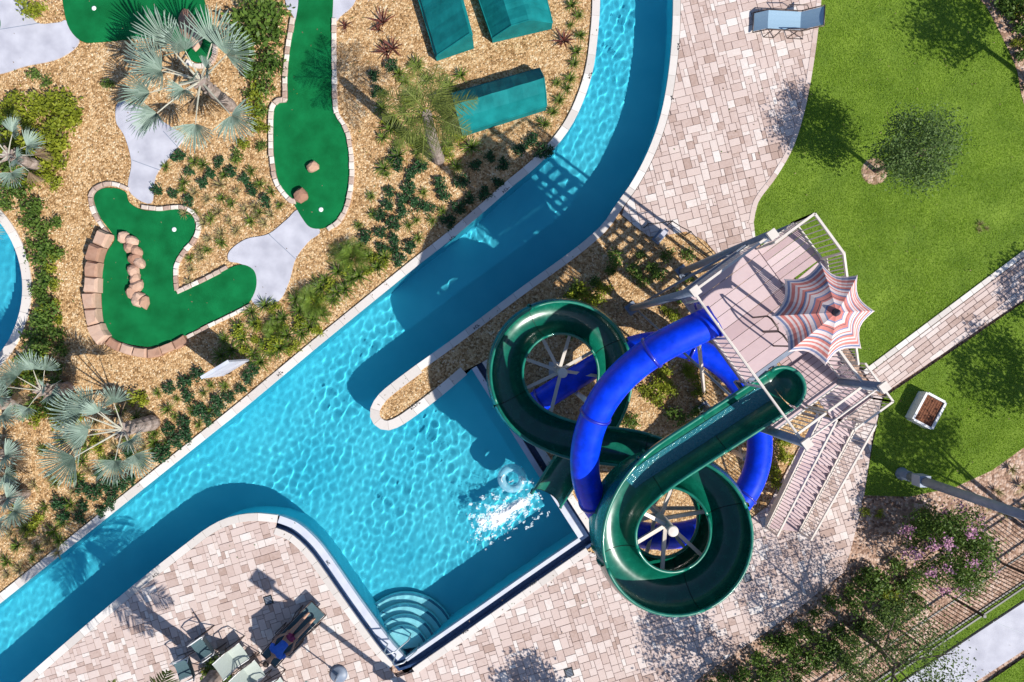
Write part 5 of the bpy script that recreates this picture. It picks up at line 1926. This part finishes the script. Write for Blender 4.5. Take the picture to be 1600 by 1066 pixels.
def lcorner(c, sx, sy, x, y):
    return c + ra @ Vector((x * sx / 2, y * sy / 2, 0))


railing(lcorner(M0, 1.2, 1.2, 1, -1), lcorner(M0, 1.2, 1.2, 1, 1), stair)
railing(lcorner(M0, 1.2, 1.2, -1, 1), lcorner(M0, 1.2, 1.2, 1, 1), stair)
railing(lcorner(TL, 1.0, 1.0, -1, -1), lcorner(TL, 1.0, 1.0, -1, 1), stair)
railing(lcorner(TL, 1.0, 1.0, -1, 1), lcorner(TL, 1.0, 1.0, 1, 1), stair)

# ---- striped umbrella above the tower
uc = P(1300, 489, 8.75)
umb = thing('tower_umbrella', (uc.x, uc.y, ZD), 'salmon, cream and blue striped umbrella above the tower deck', 'umbrella')
MB().tube([(uc.x, uc.y, ZD), (uc.x, uc.y, 9.0)], 0.035, 10).build('mast', M['cream_paint'], umb, True)
NU, RU = 8, 0.98
ZA, ZE = 8.92, 8.38
bands = [(0.0, 0.08, 3), (0.08, 0.17, 0), (0.17, 0.20, 2), (0.20, 0.28, 1), (0.28, 0.31, 0), (0.31, 0.325, 3), (0.325, 0.40, 0), (0.40, 0.43, 2), (0.43, 0.50, 1), (0.50, 0.53, 0), (0.53, 0.57, 1), (0.57, 0.60, 2), (0.60, 0.61, 3), (0.61, 0.66, 0), (0.66, 0.71, 1), (0.71, 0.75, 0), (0.75, 0.80, 1), (0.80, 0.87, 0), (0.87, 0.90, 1), (0.90, 0.95, 2), (0.95, 1.0, 1)]
for k in range(NU):
    a0_, a1_ = 2 * PI * k / NU + 0.05, 2 * PI * (k + 1) / NU + 0.05

    def upt(t, w):
        p0 = Vector((math.cos(a0_), math.sin(a0_), 0)) * RU * t
        p1 = Vector((math.cos(a1_), math.sin(a1_), 0)) * RU * t
        q = p0.lerp(p1, w)
        sag = 4 * w * (1 - w)
        q *= (1 - 0.15 * sag * t)
        return Vector((uc.x + q.x, uc.y + q.y, ZA - (ZA - ZE) * t ** 1.25 - 0.035 * sag * t))
    m_ = MB()
    for (t0, t1, mi) in bands:
        for j in range(6):
            w0, w1 = j / 6, (j + 1) / 6
            m_.add([upt(t0, w0), upt(t1, w0), upt(t1, w1), upt(t0, w1)], [(0, 1, 2, 3)], mi)
    m_.build('canopy_panel', [M['canvas_red'], M['canvas_cream'], M['canvas_blue'], M['canvas_dark']], umb)
    MB().tube([Vector((uc.x, uc.y, ZA - 0.03)), upt(0.5, 0) - Vector((0, 0, 0.02)), upt(1.0, 0) - Vector((0, 0, 0.015))], 0.012, 6).build('rib', M['cream_paint'], umb)
MB().lathe([(0.0, 8.9), (0.07, 8.92), (0.055, 8.98), (0.03, 9.03), (0.0, 9.05)], 12, (uc.x, uc.y, 0)).build('finial', M['canvas_dark'], umb, True)

# ------------------------------------------------------------------ low teal canvas covers
def cover(px, prof, label, across):
    """px: the four eave corners in photo pixels, in order; prof: (share across, height) from edge 0-3 to edge 1-2 (or along when across is 1)"""
    eave = prof[0][1]
    c4 = [P(a, b, eave) for a, b in px]
    if across:
        c4 = [c4[1], c4[2], c4[3], c4[0]]
    cen = sum(c4, Vector()) / 4
    t = thing('canvas_cover', (cen.x, cen.y, 0), label, 'canvas cover', 'teal canvas covers')
    nseg = 12
    rows = []
    for i in range(nseg + 1):
        u_ = i / nseg
        a, b = c4[0].lerp(c4[3], u_), c4[1].lerp(c4[2], u_)
        row_ = []
        for k, (w, z) in enumerate(prof):
            q = a.lerp(b, w)
            sag = 0.018 * math.sin(i * 1.7 + k) * (0 < k < len(prof) - 1)
            row_.append(Vector((q.x, q.y, z + sag)))
        rows.append(row_)
    nk = len(prof)
    for k in range(nk - 1):
        m_ = MB()
        vs = [r_[kk] for r_ in rows for kk in (k, k + 1)]
        m_.add(vs, [(i * 2, i * 2 + 1, i * 2 + 3, i * 2 + 2) for i in range(nseg)])
        m_.build('roof_panel', M['teal'], t)
    for r_, nm in ((rows[0], 'end_panel'), (rows[-1], 'end_panel')):
        base = [Vector((q.x, q.y, 0.02)) for q in (r_[0], r_[-1])]
        MB().add([base[0]] + r_ + [base[1]], [tuple(range(len(r_) + 2))]).build(nm, M['teal'], t)
    for kk in (0, nk - 1):
        m_ = MB()
        for i in range(nseg):
            a, b = rows[i][kk], rows[i + 1][kk]
            wv = 0.02 * math.sin(i * 2.1)
            m_.add([a, b, Vector((b.x, b.y, 0.02)), Vector((a.x, a.y, 0.02))], [(0, 1, 2, 3)])
        m_.build('side_panel', M['teal'], t)
        MB().tube([r_[kk] for r_ in rows], 0.022, 6).build('hem', M['teal'], t)
    for r_ in (rows[0], rows[-1]):
        MB().tube(r_, 0.02, 6).build('end_hem', M['teal'], t)
    return t


cover([(706, 146), (842, 107), (854, 166), (722, 208)], [(0.0, 0.40), (0.05, 0.55), (0.50, 1.15), (0.78, 0.90), (1.0, 0.45)], 'teal ridged canvas cover lying nearest the river bank', 1)
cover([(636, -60), (700, -78), (740, 70), (681, 90)], [(0.0, 0.30), (0.05, 0.42), (0.94, 1.15), (1.0, 0.95)], 'dark teal canvas cover, left one of the upper pair', 0)
cover([(738, -30), (838, -62), (863, 38), (769, 60)], [(0.0, 0.35), (0.32, 0.90), (0.60, 1.0), (0.66, 0.97), (1.0, 0.45)], 'teal canvas cover cut by the top edge, right of the upper pair', 0)

# ------------------------------------------------------------------ seats and people
def lounger(loc, rz, sling, label, back=35, foot=-12, group='loungers'):
    """head end towards +x, feet towards -x"""
    t = thing('sun_lounger', loc, label, 'lounger', group, rz)
    zs, w = 0.36, 0.31
    xs = [-1.05, -0.62, 0.38, 0.98]
    pf = Vector((xs[1] - 0.45 * math.cos(R(foot)), 0, zs + 0.45 * math.sin(R(foot))))
    pb = Vector((xs[2] + 0.68 * math.cos(R(back)), 0, zs + 0.68 * math.sin(R(back))))
    seatA, seatB = Vector((xs[1], 0, zs)), Vector((xs[2], 0, zs))

    def panel(a, b, nm):
        a, b = Vector(a), Vector(b)
        m_ = MB()
        for i in range(6):
            u0, u1 = i / 6, (i + 1) / 6
            for j in range(4):
                v0, v1 = -1 + j / 2, -0.5 + j / 2
                def q(u_, v_):
                    p_ = a.lerp(b, u_)
                    return (p_.x, v_ * (w - 0.03), p_.z - 0.02 * (1 - v_ * v_))
                m_.add([q(u0, v0), q(u1, v0), q(u1, v1), q(u0, v1)], [(0, 1, 2, 3)])
        return m_.build(nm, sling, t, True, world=False)
    panel(pf, seatA, 'foot_sling')
    panel(seatA, seatB, 'seat_sling')
    panel(seatB, pb, 'back_sling')
    for sg in (-1, 1):
        y = sg * w
        MB().tube([(pf.x, y, pf.z), (xs[1], y, zs), (xs[2], y, zs)], 0.018, 8).build('side_rail', M['bronze'], t, True, world=False)
        MB().tube([(xs[2], y, zs), (pb.x, y, pb.z)], 0.018, 8).build('back_rail', M['bronze'], t, True, world=False)
        MB().tube([(-0.45, y, zs), (-0.62, y * 1.25, 0.0), (-0.30, y * 1.25, 0.0), (-0.20, y, zs)], 0.016, 8).build('leg', M['bronze'], t, True, world=False)
        MB().tube([(0.30, y, zs), (0.12, y * 1.25, 0.0), (0.62, y * 1.25, 0.0), (0.42, y, zs)], 0.016, 8).build('leg', M['bronze'], t, True, world=False)
        MB().tube([(-0.1, y, zs), (-0.08, y * 1.18, zs + 0.22), (0.45, y * 1.18, zs + 0.26), (0.55, y, zs + 0.14)], 0.016, 8).build('armrest', M['bronze'], t, True, world=False)
    for p_, nm in ((pf, 'foot_bar'), (pb, 'head_bar')):
        MB().tube([(p_.x, -w, p_.z), (p_.x, w, p_.z)], 0.018, 8).build(nm, M['bronze'], t, True, world=False)
    return t


p = P(1224, 41)
lounger((p.x, p.y, 0.032), R(-3), M['sling_blue'], 'blue sling lounger with raised back beside the lawn edge', 38, -35)


def armchair(px, py, rz, sling, label):
    p = P(px, py)
    t = thing('deck_chair', (p.x, p.y, 0.032), label, 'chair', 'deck chairs by the palm', rz)
    w = 0.27
    a, b, c = Vector((0.30, 0, 0.40)), Vector((-0.18, 0, 0.34)), Vector((-0.42, 0, 0.92))
    for (u_, v_, nm) in ((a, b, 'seat_sling'), (b, c, 'back_sling')):
        m_ = MB()
        for i in range(5):
            for j in range(4):
                def q(s_, y_):
                    p_ = u_.lerp(v_, s_)
                    return (p_.x, y_ * w, p_.z - 0.025 * (1 - y_ * y_))
                m_.add([q(i / 5, -1 + j / 2), q((i + 1) / 5, -1 + j / 2), q((i + 1) / 5, -0.5 + j / 2), q(i / 5, -0.5 + j / 2)], [(0, 1, 2, 3)])
        m_.build(nm, sling, t, True, world=False)
    for sg in (-1, 1):
        y = sg * (w + 0.02)
        MB().tube([(a.x, y, a.z), (b.x, y, b.z), (c.x, y, c.z)], 0.016, 8).build('side_rail', M['white_metal'], t, True, world=False)
        y2 = y * 1.12
        MB().tube([(0.34, y2, 0.0), (0.30, y2, 0.36), (0.28, y2, 0.58), (0.10, y2, 0.64), (-0.22, y2, 0.62), (-0.30, y, 0.60)], 0.017, 8).build('armrest', M['white_metal'] if sling != M['sling_grey'] else M['bronze'], t, True, world=False)
        MB().tube([(-0.42, y2, 0.0), (-0.2, y2, 0.34), (-0.05, y2, 0.62)], 0.016, 8).build('leg', M['bronze'], t, True, world=False)
        MB().tube([(-0.42, y2, 0.0), (0.34, y2, 0.0)], 0.014, 8).build('runner', M['bronze'], t, True, world=False)
    return t


armchair(378, 1016, R(35), M['sling_grey'], 'grey green sling chair nearest the umbrella shadow, upper of the pair')
armchair(402, 1042, R(35), M['sling_grey'], 'grey green sling chair below its twin by the leafy palm foot')
armchair(328, 1002, R(215), M['sling_dark'], 'dark teal sling chair in the palm trunk shadow')
armchair(300, 1034, R(200), M['sling_dark'], 'dark sling chair left of the leafy palm foot')
armchair(440, 1068, R(30), M['sling_grey'], 'grey green sling chair cut by the bottom frame edge')

# person reclining on a dark lounger in the umbrella's shade
lp = P(466, 981)
LRZ = math.atan2(P(425, 1022).y - P(480, 966).y, P(425, 1022).x - P(480, 966).x)
lounger((lp.x, lp.y, 0.032), LRZ, M['sling_dark'], 'dark sling lounger under a reclining person in the umbrella shadow', 35, 0)


def skin(name, verts, edges, radii, mat, parent, root=0, sub=2):
    me = bpy.data.meshes.new(name)
    me.from_pydata([tuple(v) for v in verts], edges, [])
    me.materials.append(mat)
    o = link(bpy.data.objects.new(name, me), parent)
    md = o.modifiers.new('skin', 'SKIN')
    md.use_smooth_shade = True
    sv = me.skin_vertices[0].data if me.skin_vertices else None
    if sv is None:
        bm = bmesh.new(); bm.from_mesh(me)
        bm.verts.layers.skin.verify()
        bm.to_mesh(me); bm.free()
        sv = me.skin_vertices[0].data
    for i, r_ in enumerate(radii):
        sv[i].radius = (r_, r_) if not isinstance(r_, tuple) else r_
        sv[i].use_root = (i == root)
    s_ = o.modifiers.new('sub', 'SUBSURF')
    s_.levels = s_.render_levels = sub
    return o


per = thing('person', (lp.x, lp.y, 0.032), 'person in blue shirt and maroon shorts reclining in the umbrella shadow', 'person', None, LRZ)
V_, E_, R_ = [], [], []


def chain(pts_, start=None):
    prev = start
    ids = []
    for (x, y, z, r_) in pts_:
        V_.append((x, y, z)); R_.append(r_)
        i = len(V_) - 1
        if prev is not None:
            E_.append((prev, i))
        prev = i
        ids.append(i)
    return ids


spine = chain([(0.20, 0, 0.47, (0.13, 0.10)), (0.36, 0, 0.50, (0.13, 0.10)), (0.50, 0, 0.60, (0.14, 0.10)), (0.64, 0, 0.70, (0.15, 0.10)), (0.72, 0, 0.78, 0.06), (0.77, 0, 0.83, 0.055), (0.82, 0, 0.89, 0.085), (0.88, 0, 0.97, 0.09), (0.91, 0, 1.02, 0.06)])
for sg in (-1, 1):
    leg = chain([(0.13, sg * 0.10, 0.46, 0.095), (-0.08, sg * 0.11, 0.52, 0.08), (-0.30, sg * 0.11, 0.58 if sg > 0 else 0.50, 0.062), (-0.55, sg * 0.12, 0.49, 0.055), (-0.74, sg * 0.12, 0.42, 0.04), (-0.80, sg * 0.12, 0.44, 0.04), (-0.82, sg * 0.13, 0.56, 0.03)], spine[0])
    arm = chain([(0.63, sg * 0.20, 0.70, 0.062), (0.48, sg * 0.27, 0.62, 0.048), (0.36, sg * 0.31, 0.58, 0.042), (0.20, sg * 0.26, 0.62, 0.036), (0.08, sg * 0.20, 0.62, 0.028), (0.03, sg * 0.18, 0.61, 0.032)], spine[3])
    for k in range(4):
        chain([(0.00, sg * (0.15 + 0.02 * k), 0.61, 0.010), (-0.035, sg * (0.145 + 0.022 * k), 0.60, 0.009), (-0.06, sg * (0.145 + 0.022 * k), 0.575, 0.008)], arm[-1])
    chain([(0.05, sg * 0.14, 0.60, 0.011), (0.02, sg * 0.115, 0.585, 0.009)], arm[-2])
body = skin('body', V_, E_, R_, M['skin'], per)
shirt_v = [(0.24, 0, 0.49), (0.36, 0, 0.51), (0.50, 0, 0.61), (0.64, 0, 0.71), (0.70, 0, 0.765), (0.62, 0.20, 0.705), (0.50, 0.265, 0.63), (0.62, -0.20, 0.705), (0.50, -0.265, 0.63)]
skin('shirt', shirt_v, [(0, 1), (1, 2), (2, 3), (3, 4), (3, 5), (5, 6), (3, 7), (7, 8)], [(0.15, 0.12), (0.15, 0.12), (0.16, 0.12), (0.17, 0.12), 0.09, 0.08, 0.07, 0.08, 0.07], M['shirt'], per)
skin('shorts', [(0.24, 0, 0.485), (0.17, 0, 0.475), (0.10, 0.10, 0.475), (-0.10, 0.112, 0.53), (0.10, -0.10, 0.475), (-0.10, -0.112, 0.53)], [(0, 1), (1, 2), (2, 3), (1, 4), (4, 5)], [(0.15, 0.12), (0.15, 0.12), 0.115, 0.10, 0.115, 0.10], M['shorts'], per)
MB().lathe([(0.0, -0.02), (0.095, 0.0), (0.10, 0.05), (0.07, 0.10), (0.0, 0.115)], 14, (0.915, 0, 0.95)).build('hair', M['hair'], per, True, world=False)
MB().tube([(0.805, 0, 0.965), (0.79, 0, 0.985), (0.80, 0, 1.0)], [0.018, 0.016, 0.01], 6).build('nose', M['skin'], per, True, world=False)
for sg in (-1, 1):
    MB().lathe([(0.0, -0.012), (0.012, 0.0), (0.0, 0.012)], 8, (0.812, sg * 0.035, 1.01)).build('eye', M['hair'], per, True, world=False)

# parasol whose octagonal shadow lies round the person
pp = P(530, 1052)
pz = 2.35
par = thing('deck_parasol', (pp.x, pp.y, 0.032), 'turquoise deck parasol on a round base at the bottom edge', 'umbrella')
MB().lathe([(0.0, 0.035), (0.27, 0.035), (0.28, 0.07), (0.22, 0.12), (0.05, 0.14), (0.045, 0.40), (0.0, 0.40)], 22, (pp.x, pp.y, 0)).build('base', M['grey_steel'], par, True)
MB().tube([(pp.x, pp.y, 0.1), (pp.x, pp.y, pz + 0.42)], 0.022, 10).build('pole', M['white_metal'], par, True)
for k in range(8):
    a0_, a1_ = R(45 * k + 20), R(45 * k + 65)

    def upt(t, w):
        p0 = Vector((math.cos(a0_), math.sin(a0_), 0)) * 0.98 * t
        p1 = Vector((math.cos(a1_), math.sin(a1_), 0)) * 0.98 * t
        q = p0.lerp(p1, w) * (1 - 0.05 * 4 * w * (1 - w) * t)
        return Vector((pp.x + q.x, pp.y + q.y, pz + 0.42 - 0.42 * t ** 1.2))
    m_ = MB()
    for i in range(4):
        for j in range(4):
            m_.add([upt(i / 4, j / 4), upt((i + 1) / 4, j / 4), upt((i + 1) / 4, (j + 1) / 4), upt(i / 4, (j + 1) / 4)], [(0, 1, 2, 3)])
    m_.build('canopy_panel', M['teal'], par)
    MB().tube([Vector((pp.x, pp.y, pz + 0.40)), upt(1, 0) - Vector((0, 0, 0.015))], 0.01, 6).build('rib', M['white_metal'], par)

# ------------------------------------------------------------------ lamp posts
def lamp_post(px, py, h, label, r=0.10):
    p = P(px, py)
    t = thing('lamp_post', (p.x, p.y, 0.0), label, 'lamp post', 'lamp posts')
    MB().lathe([(0.20, 0.0), (0.20, 0.06), (0.16, 0.10), (0.15, 0.5), (0.0, 0.5)], 18, (0, 0, 0)).build('base', M['grey_steel'], t, True, world=False)
    MB().tube([(0, 0, 0.1), (0, 0, h)], [r, r * 0.8], 14).build('pole', M['grey_steel'], t, True, world=False)
    MB().box((0, 0, 1.05), (0.33, 0.33, 0.42)).build('junction_box', M['lamp_box'], t, world=False)
    MB().tube([(0, 0, h - 0.05), (-0.14, 0.08, h)], 0.04, 8).build('arm', M['grey_steel'], t, world=False)
    MB().box((-0.2, 0.12, h + 0.02), (0.62, 0.48, 0.14), R(-35)).build('lamp_head', M['grey_steel'], t, world=False)
    return t


lamp_post(1408, 740, 7.5, 'tall blue grey lamp post leaning out past the right edge', 0.14)
lamp_post(640, 1078, 5.5, 'lamp post standing just below the bottom frame edge', 0.085)

# ------------------------------------------------------------------ black picket fence
fence = thing('picket_fence', P(1406, 990), 'black metal picket fence between planting bed and sidewalk', 'fence')
FPICK = MB().box((0, 0, 0.5), (0.02, 0.02, 1.0)).mesh('picket', M['black'])
fa_, fb_ = P(1172, 1148), P(1726, 774)
nb = 7
FH = 1.35
for k in range(nb + 1):
    q = fa_.lerp(fb_, k / nb)
    po = MB().box((q.x, q.y, FH / 2 + 0.02), (0.065, 0.065, FH + 0.1)).build('post', M['black'], fence)
    MB().box((q.x, q.y, FH + 0.09), (0.085, 0.085, 0.03)).build('post_cap', M['black'], po)
for k in range(nb):
    a, b = fa_.lerp(fb_, k / nb), fa_.lerp(fb_, (k + 1) / nb)
    for zz in (0.15, FH - 0.2, FH):
        MB().beam(a + Vector((0, 0, zz)), b + Vector((0, 0, zz)), 0.045, 0.04).build('rail', M['black'], fence)
    L = (b - a).length
    m_n = int(L / 0.115)
    for i in range(1, m_n):
        q = a.lerp(b, i / m_n) - LOC[fence.name]
        put('picket', FPICK, fence, (q.x, q.y, 0.05), (0, 0, R(34)), (1, 1, FH - 0.05))

# ------------------------------------------------------------------ small things
# sign board by the crooked lane
sa_, sb2 = P(352, 586), P(392, 562)
sgn = thing('sign_board', sa_.lerp(sb2, 0.5), 'pale blank backed sign board below the crooked putting lane', 'sign')
MB().beam(sa_ + Vector((0, 0, 0.90)), sb2 + Vector((0, 0, 0.90)), 0.06, 1.5).build('panel', M['concrete'], sgn)
MB().beam(sa_ + Vector((0, 0, 1.665)), sb2 + Vector((0, 0, 1.665)), 0.09, 0.03).build('top_trim', M['white_wall'], sgn)
for q in (sa_.lerp(sb2, 0.12), sa_.lerp(sb2, 0.88)):
    MB().beam(q + Vector((0, 0, -0.05)), q + Vector((0, 0, 0.24)), 0.07, 0.07).build('post', M['black'], sgn)

# utility box with rusty top on the lawn
ub = P(1440, 640)
ubx = thing('utility_box', (ub.x, ub.y, 0.0), 'white framed box with a rusty brown slatted top on the lawn', 'box', None, R(-28))
w_, l_, h_ = 0.66, 0.92, 0.42
for (cx_, cy_, sx_, sy_) in ((-w_ / 2, 0, 0.07, l_), (w_ / 2, 0, 0.07, l_), (0, -l_ / 2, w_ - 0.075, 0.07), (0, l_ / 2, w_ - 0.075, 0.07)):
    MB().box((cx_, cy_, h_ / 2), (sx_, sy_, h_)).build('frame_side', M['white_metal'], ubx, world=False)
for k in range(7):
    MB().box((-w_ / 2 + 0.08 + k * 0.083, 0, h_ - 0.06), (0.07, l_ - 0.1, 0.03), 0).build('slat', M['rust'], ubx, world=False)
MB().box((0, 0, h_ - 0.12), (w_ - 0.1, l_ - 0.1, 0.05)).build('tray', M['rust'], ubx, world=False)

# floor drains in the deck
for dx, dy, lb in ((420, 937, 'black square drain cover near the parasol shadow'), (1167, 902, 'black square drain cover in dappled shade below the green loop'), (889, 1050, 'black square drain cover on the bottom deck')):
    q = P(dx, dy)
    d_ = thing('drain_cover', (q.x, q.y, 0.03), lb, 'drain', 'deck drain covers', R(17))
    MB().box((0, 0, 0.008), (0.27, 0.27, 0.016)).build('frame', M['black'], d_, world=False)
    for k in range(5):
        MB().box((0, -0.09 + k * 0.045, 0.019), (0.20, 0.02, 0.008)).build('bar', M['grey_steel'], d_, world=False)

# pool hand rail at the steps
hr = thing('hand_rail', P(606, 1018), 'bent steel hand rail at the pool steps corner', 'hand rail')
for off_ in (0.0, 0.42):
    o_ = Vector((math.cos(R(-52)) * off_, math.sin(R(-52)) * off_, 0))
    q0, q1 = P(606, 1006) + o_, P(634, 1000) + o_
    MB().tube([q0, q0 + Vector((0, 0, 0.6)), q0.lerp(q1, 0.15) + Vector((0, 0, 0.78)), q0.lerp(q1, 0.6) + Vector((0, 0, 0.72)), q1 + Vector((0.1, 0.05, 0.15)), q1 + Vector((0.12, 0.06, -0.6))], 0.022, 8).build('rail', M['galv'], hr, True)

# swim ring and white water
sr = P(800, 748, 0.0)
rg = MB()
NT, NS = 36, 12
vs, fs = [], []
for i in range(NT):
    a = 2 * PI * i / NT
    for j in range(NS):
        b = 2 * PI * j / NS
        rr = 0.33 + 0.13 * math.cos(b)
        vs.append((sr.x + rr * math.cos(a), sr.y + rr * math.sin(a), -0.06 + 0.12 * math.sin(b)))
for i in range(NT):
    for j in range(NS):
        fs.append((i * NS + j, ((i + 1) % NT) * NS + j, ((i + 1) % NT) * NS + (j + 1) % NS, i * NS + (j + 1) % NS))
rg.add(vs, fs)
ring_o = thing('swim_ring', (sr.x, sr.y, WATER_Z), 'clear pale blue swim ring floating by the slide exit', 'swim ring')
rg.build('tube', M['vinyl'], ring_o, True)
for sg in (-1, 1):
    MB().tube([(sr.x + sg * 0.30, sr.y - 0.1, 0.05), (sr.x + sg * 0.34, sr.y, 0.10), (sr.x + sg * 0.30, sr.y + 0.1, 0.05)], 0.012, 6).build('handle', M['white_metal'], ring_o)

rng = np.random.default_rng(77)
fo = []
spots = [(806, 792, 24, 8, 160), (770, 815, 20, 12, 140), (746, 838, 7, 9, 40), (780, 812, 34, 18, 80)]
for (fx, fy, rx_, ry_, cnt) in spots:
    c = P(fx, fy)
    ang = R(24)
    for _ in range(cnt):
        a, b = rng.normal(0, rx_ * S * 0.6), rng.normal(0, ry_ * S * 0.6)
        x = c.x + a * math.cos(ang) - b * math.sin(ang)
        y = c.y + a * math.sin(ang) + b * math.cos(ang)
        s_ = abs(rng.normal(0, 0.007)) + 0.004
        z = WATER_Z + 0.02 + abs(rng.normal(0, 0.03))
        fo.append([(x + s_, y, z), (x, y + s_, z), (x - s_, y, z), (x, y - s_, z), (x, y, z + s_)])
# lacy foam patch: a heaped sheet broken up by noise
from mathutils import noise as mnoise
FS = 0.016
fc = P(792, 800)
nx_, ny_ = 150, 100
hz = np.full((nx_, ny_), -1.0)
ca, sa_n = math.cos(R(27)), math.sin(R(27))
for i in range(nx_):
    for j in range(ny_):
        lx, ly = (i - nx_ / 2) * FS, (j - ny_ / 2) * FS
        core = math.exp(-((lx - 0.18) / 0.52) ** 2 - ((ly + 0.0) / 0.13) ** 2) * 1.15
        wide = math.exp(-((lx + 0.35) / 0.62) ** 2 - ((ly + 0.05) / 0.27) ** 2) * 0.62
        tail = math.exp(-((lx + 0.80) / 0.22) ** 2 - ((ly - 0.02) / 0.26) ** 2) * 0.5
        n1 = mnoise.fractal(Vector((lx * 5.0, ly * 7.0, 2.0)), 0.9, 2.1, 5)
        hz[i, j] = max(core, wide, tail) + 0.42 * n1
vs_f, fs_f, ids = [], [], {}
for i in range(nx_ - 1):
    for j in range(ny_ - 1):
        if hz[i, j] > 0.42:
            q = []
            for (a, b) in ((i, j), (i + 1, j), (i + 1, j + 1), (i, j + 1)):
                if (a, b) not in ids:
                    lx, ly = (a - nx_ / 2) * FS, (b - ny_ / 2) * FS
                    ids[(a, b)] = len(vs_f)
                    vs_f.append((fc.x + lx * ca - ly * sa_n, fc.y + lx * sa_n + ly * ca, WATER_Z + 0.025 + 0.10 * max(0.0, min(1.0, hz[a, b] - 0.35)) + 0.02 * rng.uniform()))
                q.append(ids[(a, b)])
            fs_f.append(tuple(q))
vs, fs = [], []
for k, q in enumerate(fo):
    vs += q
    fs += [(k * 5 + i, k * 5 + (i + 1) % 4, k * 5 + 4) for i in range(4)]
def mat_veil():
    m, nt, b = new_mat('thin foam veil')
    nz = N(nt, 'ShaderNodeTexNoise', i_Scale=22.0, i_Detail=6.0)
    nt.links.new(pos_node(nt), nz.inputs['Vector'])
    r = ramp(nt, [(0.36, (0.04, 0.04, 0.04)), (0.62, (0.85, 0.85, 0.85))])
    nt.links.new(nz.outputs['Fac'], r.inputs[0])
    nt.links.new(r.outputs[0], b.inputs['Alpha'])
    b.inputs['Base Color'].default_value = (0.80, 0.92, 0.95, 1)
    return m


M['veil'] = mat_veil()
vs_v, fs_v, ids = [], [], {}
for i in range(nx_ - 1):
    for j in range(ny_ - 1):
        if hz[i, j] > 0.14:
            q = []
            for (a, b) in ((i, j), (i + 1, j), (i + 1, j + 1), (i, j + 1)):
                if (a, b) not in ids:
                    lx, ly = (a - nx_ / 2) * FS, (b - ny_ / 2) * FS
                    ids[(a, b)] = len(vs_v)
                    vs_v.append((fc.x + lx * ca - ly * sa_n, fc.y + lx * sa_n + ly * ca, WATER_Z + 0.014))
                q.append(ids[(a, b)])
            fs_v.append(tuple(q))
vo = MB().add(vs_v, fs_v).build('foam_veil', M['veil'], None, True)
tag(vo, 'thin bubbly foam veil round the splash in the pool', 'foam', kind='stuff')
fm = MB().add(vs, fs).add(vs_f, fs_f).build('splash_foam', M['foam'], None, True)
tag(fm, 'white splash foam on the pool by the slide exit', 'foam', kind='stuff')

# small stone marker and dark rope rail by the gravel below the upper deck
mk = thing('stone_marker', P(1030, 370), 'pale blue grey stone marker at the gravel edge below the upper deck', 'marker')
q = P(1030, 370)
MB().box((q.x, q.y, 0.3), (0.34, 0.14, 0.62), R(50)).build('slab', M['concrete'], mk)
MB().box((q.x, q.y, 0.02), (0.46, 0.26, 0.08), R(50)).build('plinth', M['grey_steel'], mk)
rope = thing('rope_rail', P(1060, 378), 'thin black rail on posts along the gravel edge', 'rail')
rp = [P(1006, 356), P(1042, 352), P(1070, 368), P(1100, 398), P(1112, 410)]
for k, q in enumerate(rp):
    MB().tube([q + Vector((0, 0, -0.05)), q + Vector((0, 0, 0.75))], 0.02, 8).build('post', M['black'], rope)
    if k:
        a, b = rp[k - 1], q
        MB().tube([a + Vector((0, 0, 0.72)), a.lerp(b, 0.5) + Vector((0, 0, 0.66)), b + Vector((0, 0, 0.72))], 0.014, 6).build('rope', M['black'], rope)

for o in receivers:
    o.cycles.is_caustics_receiver = True
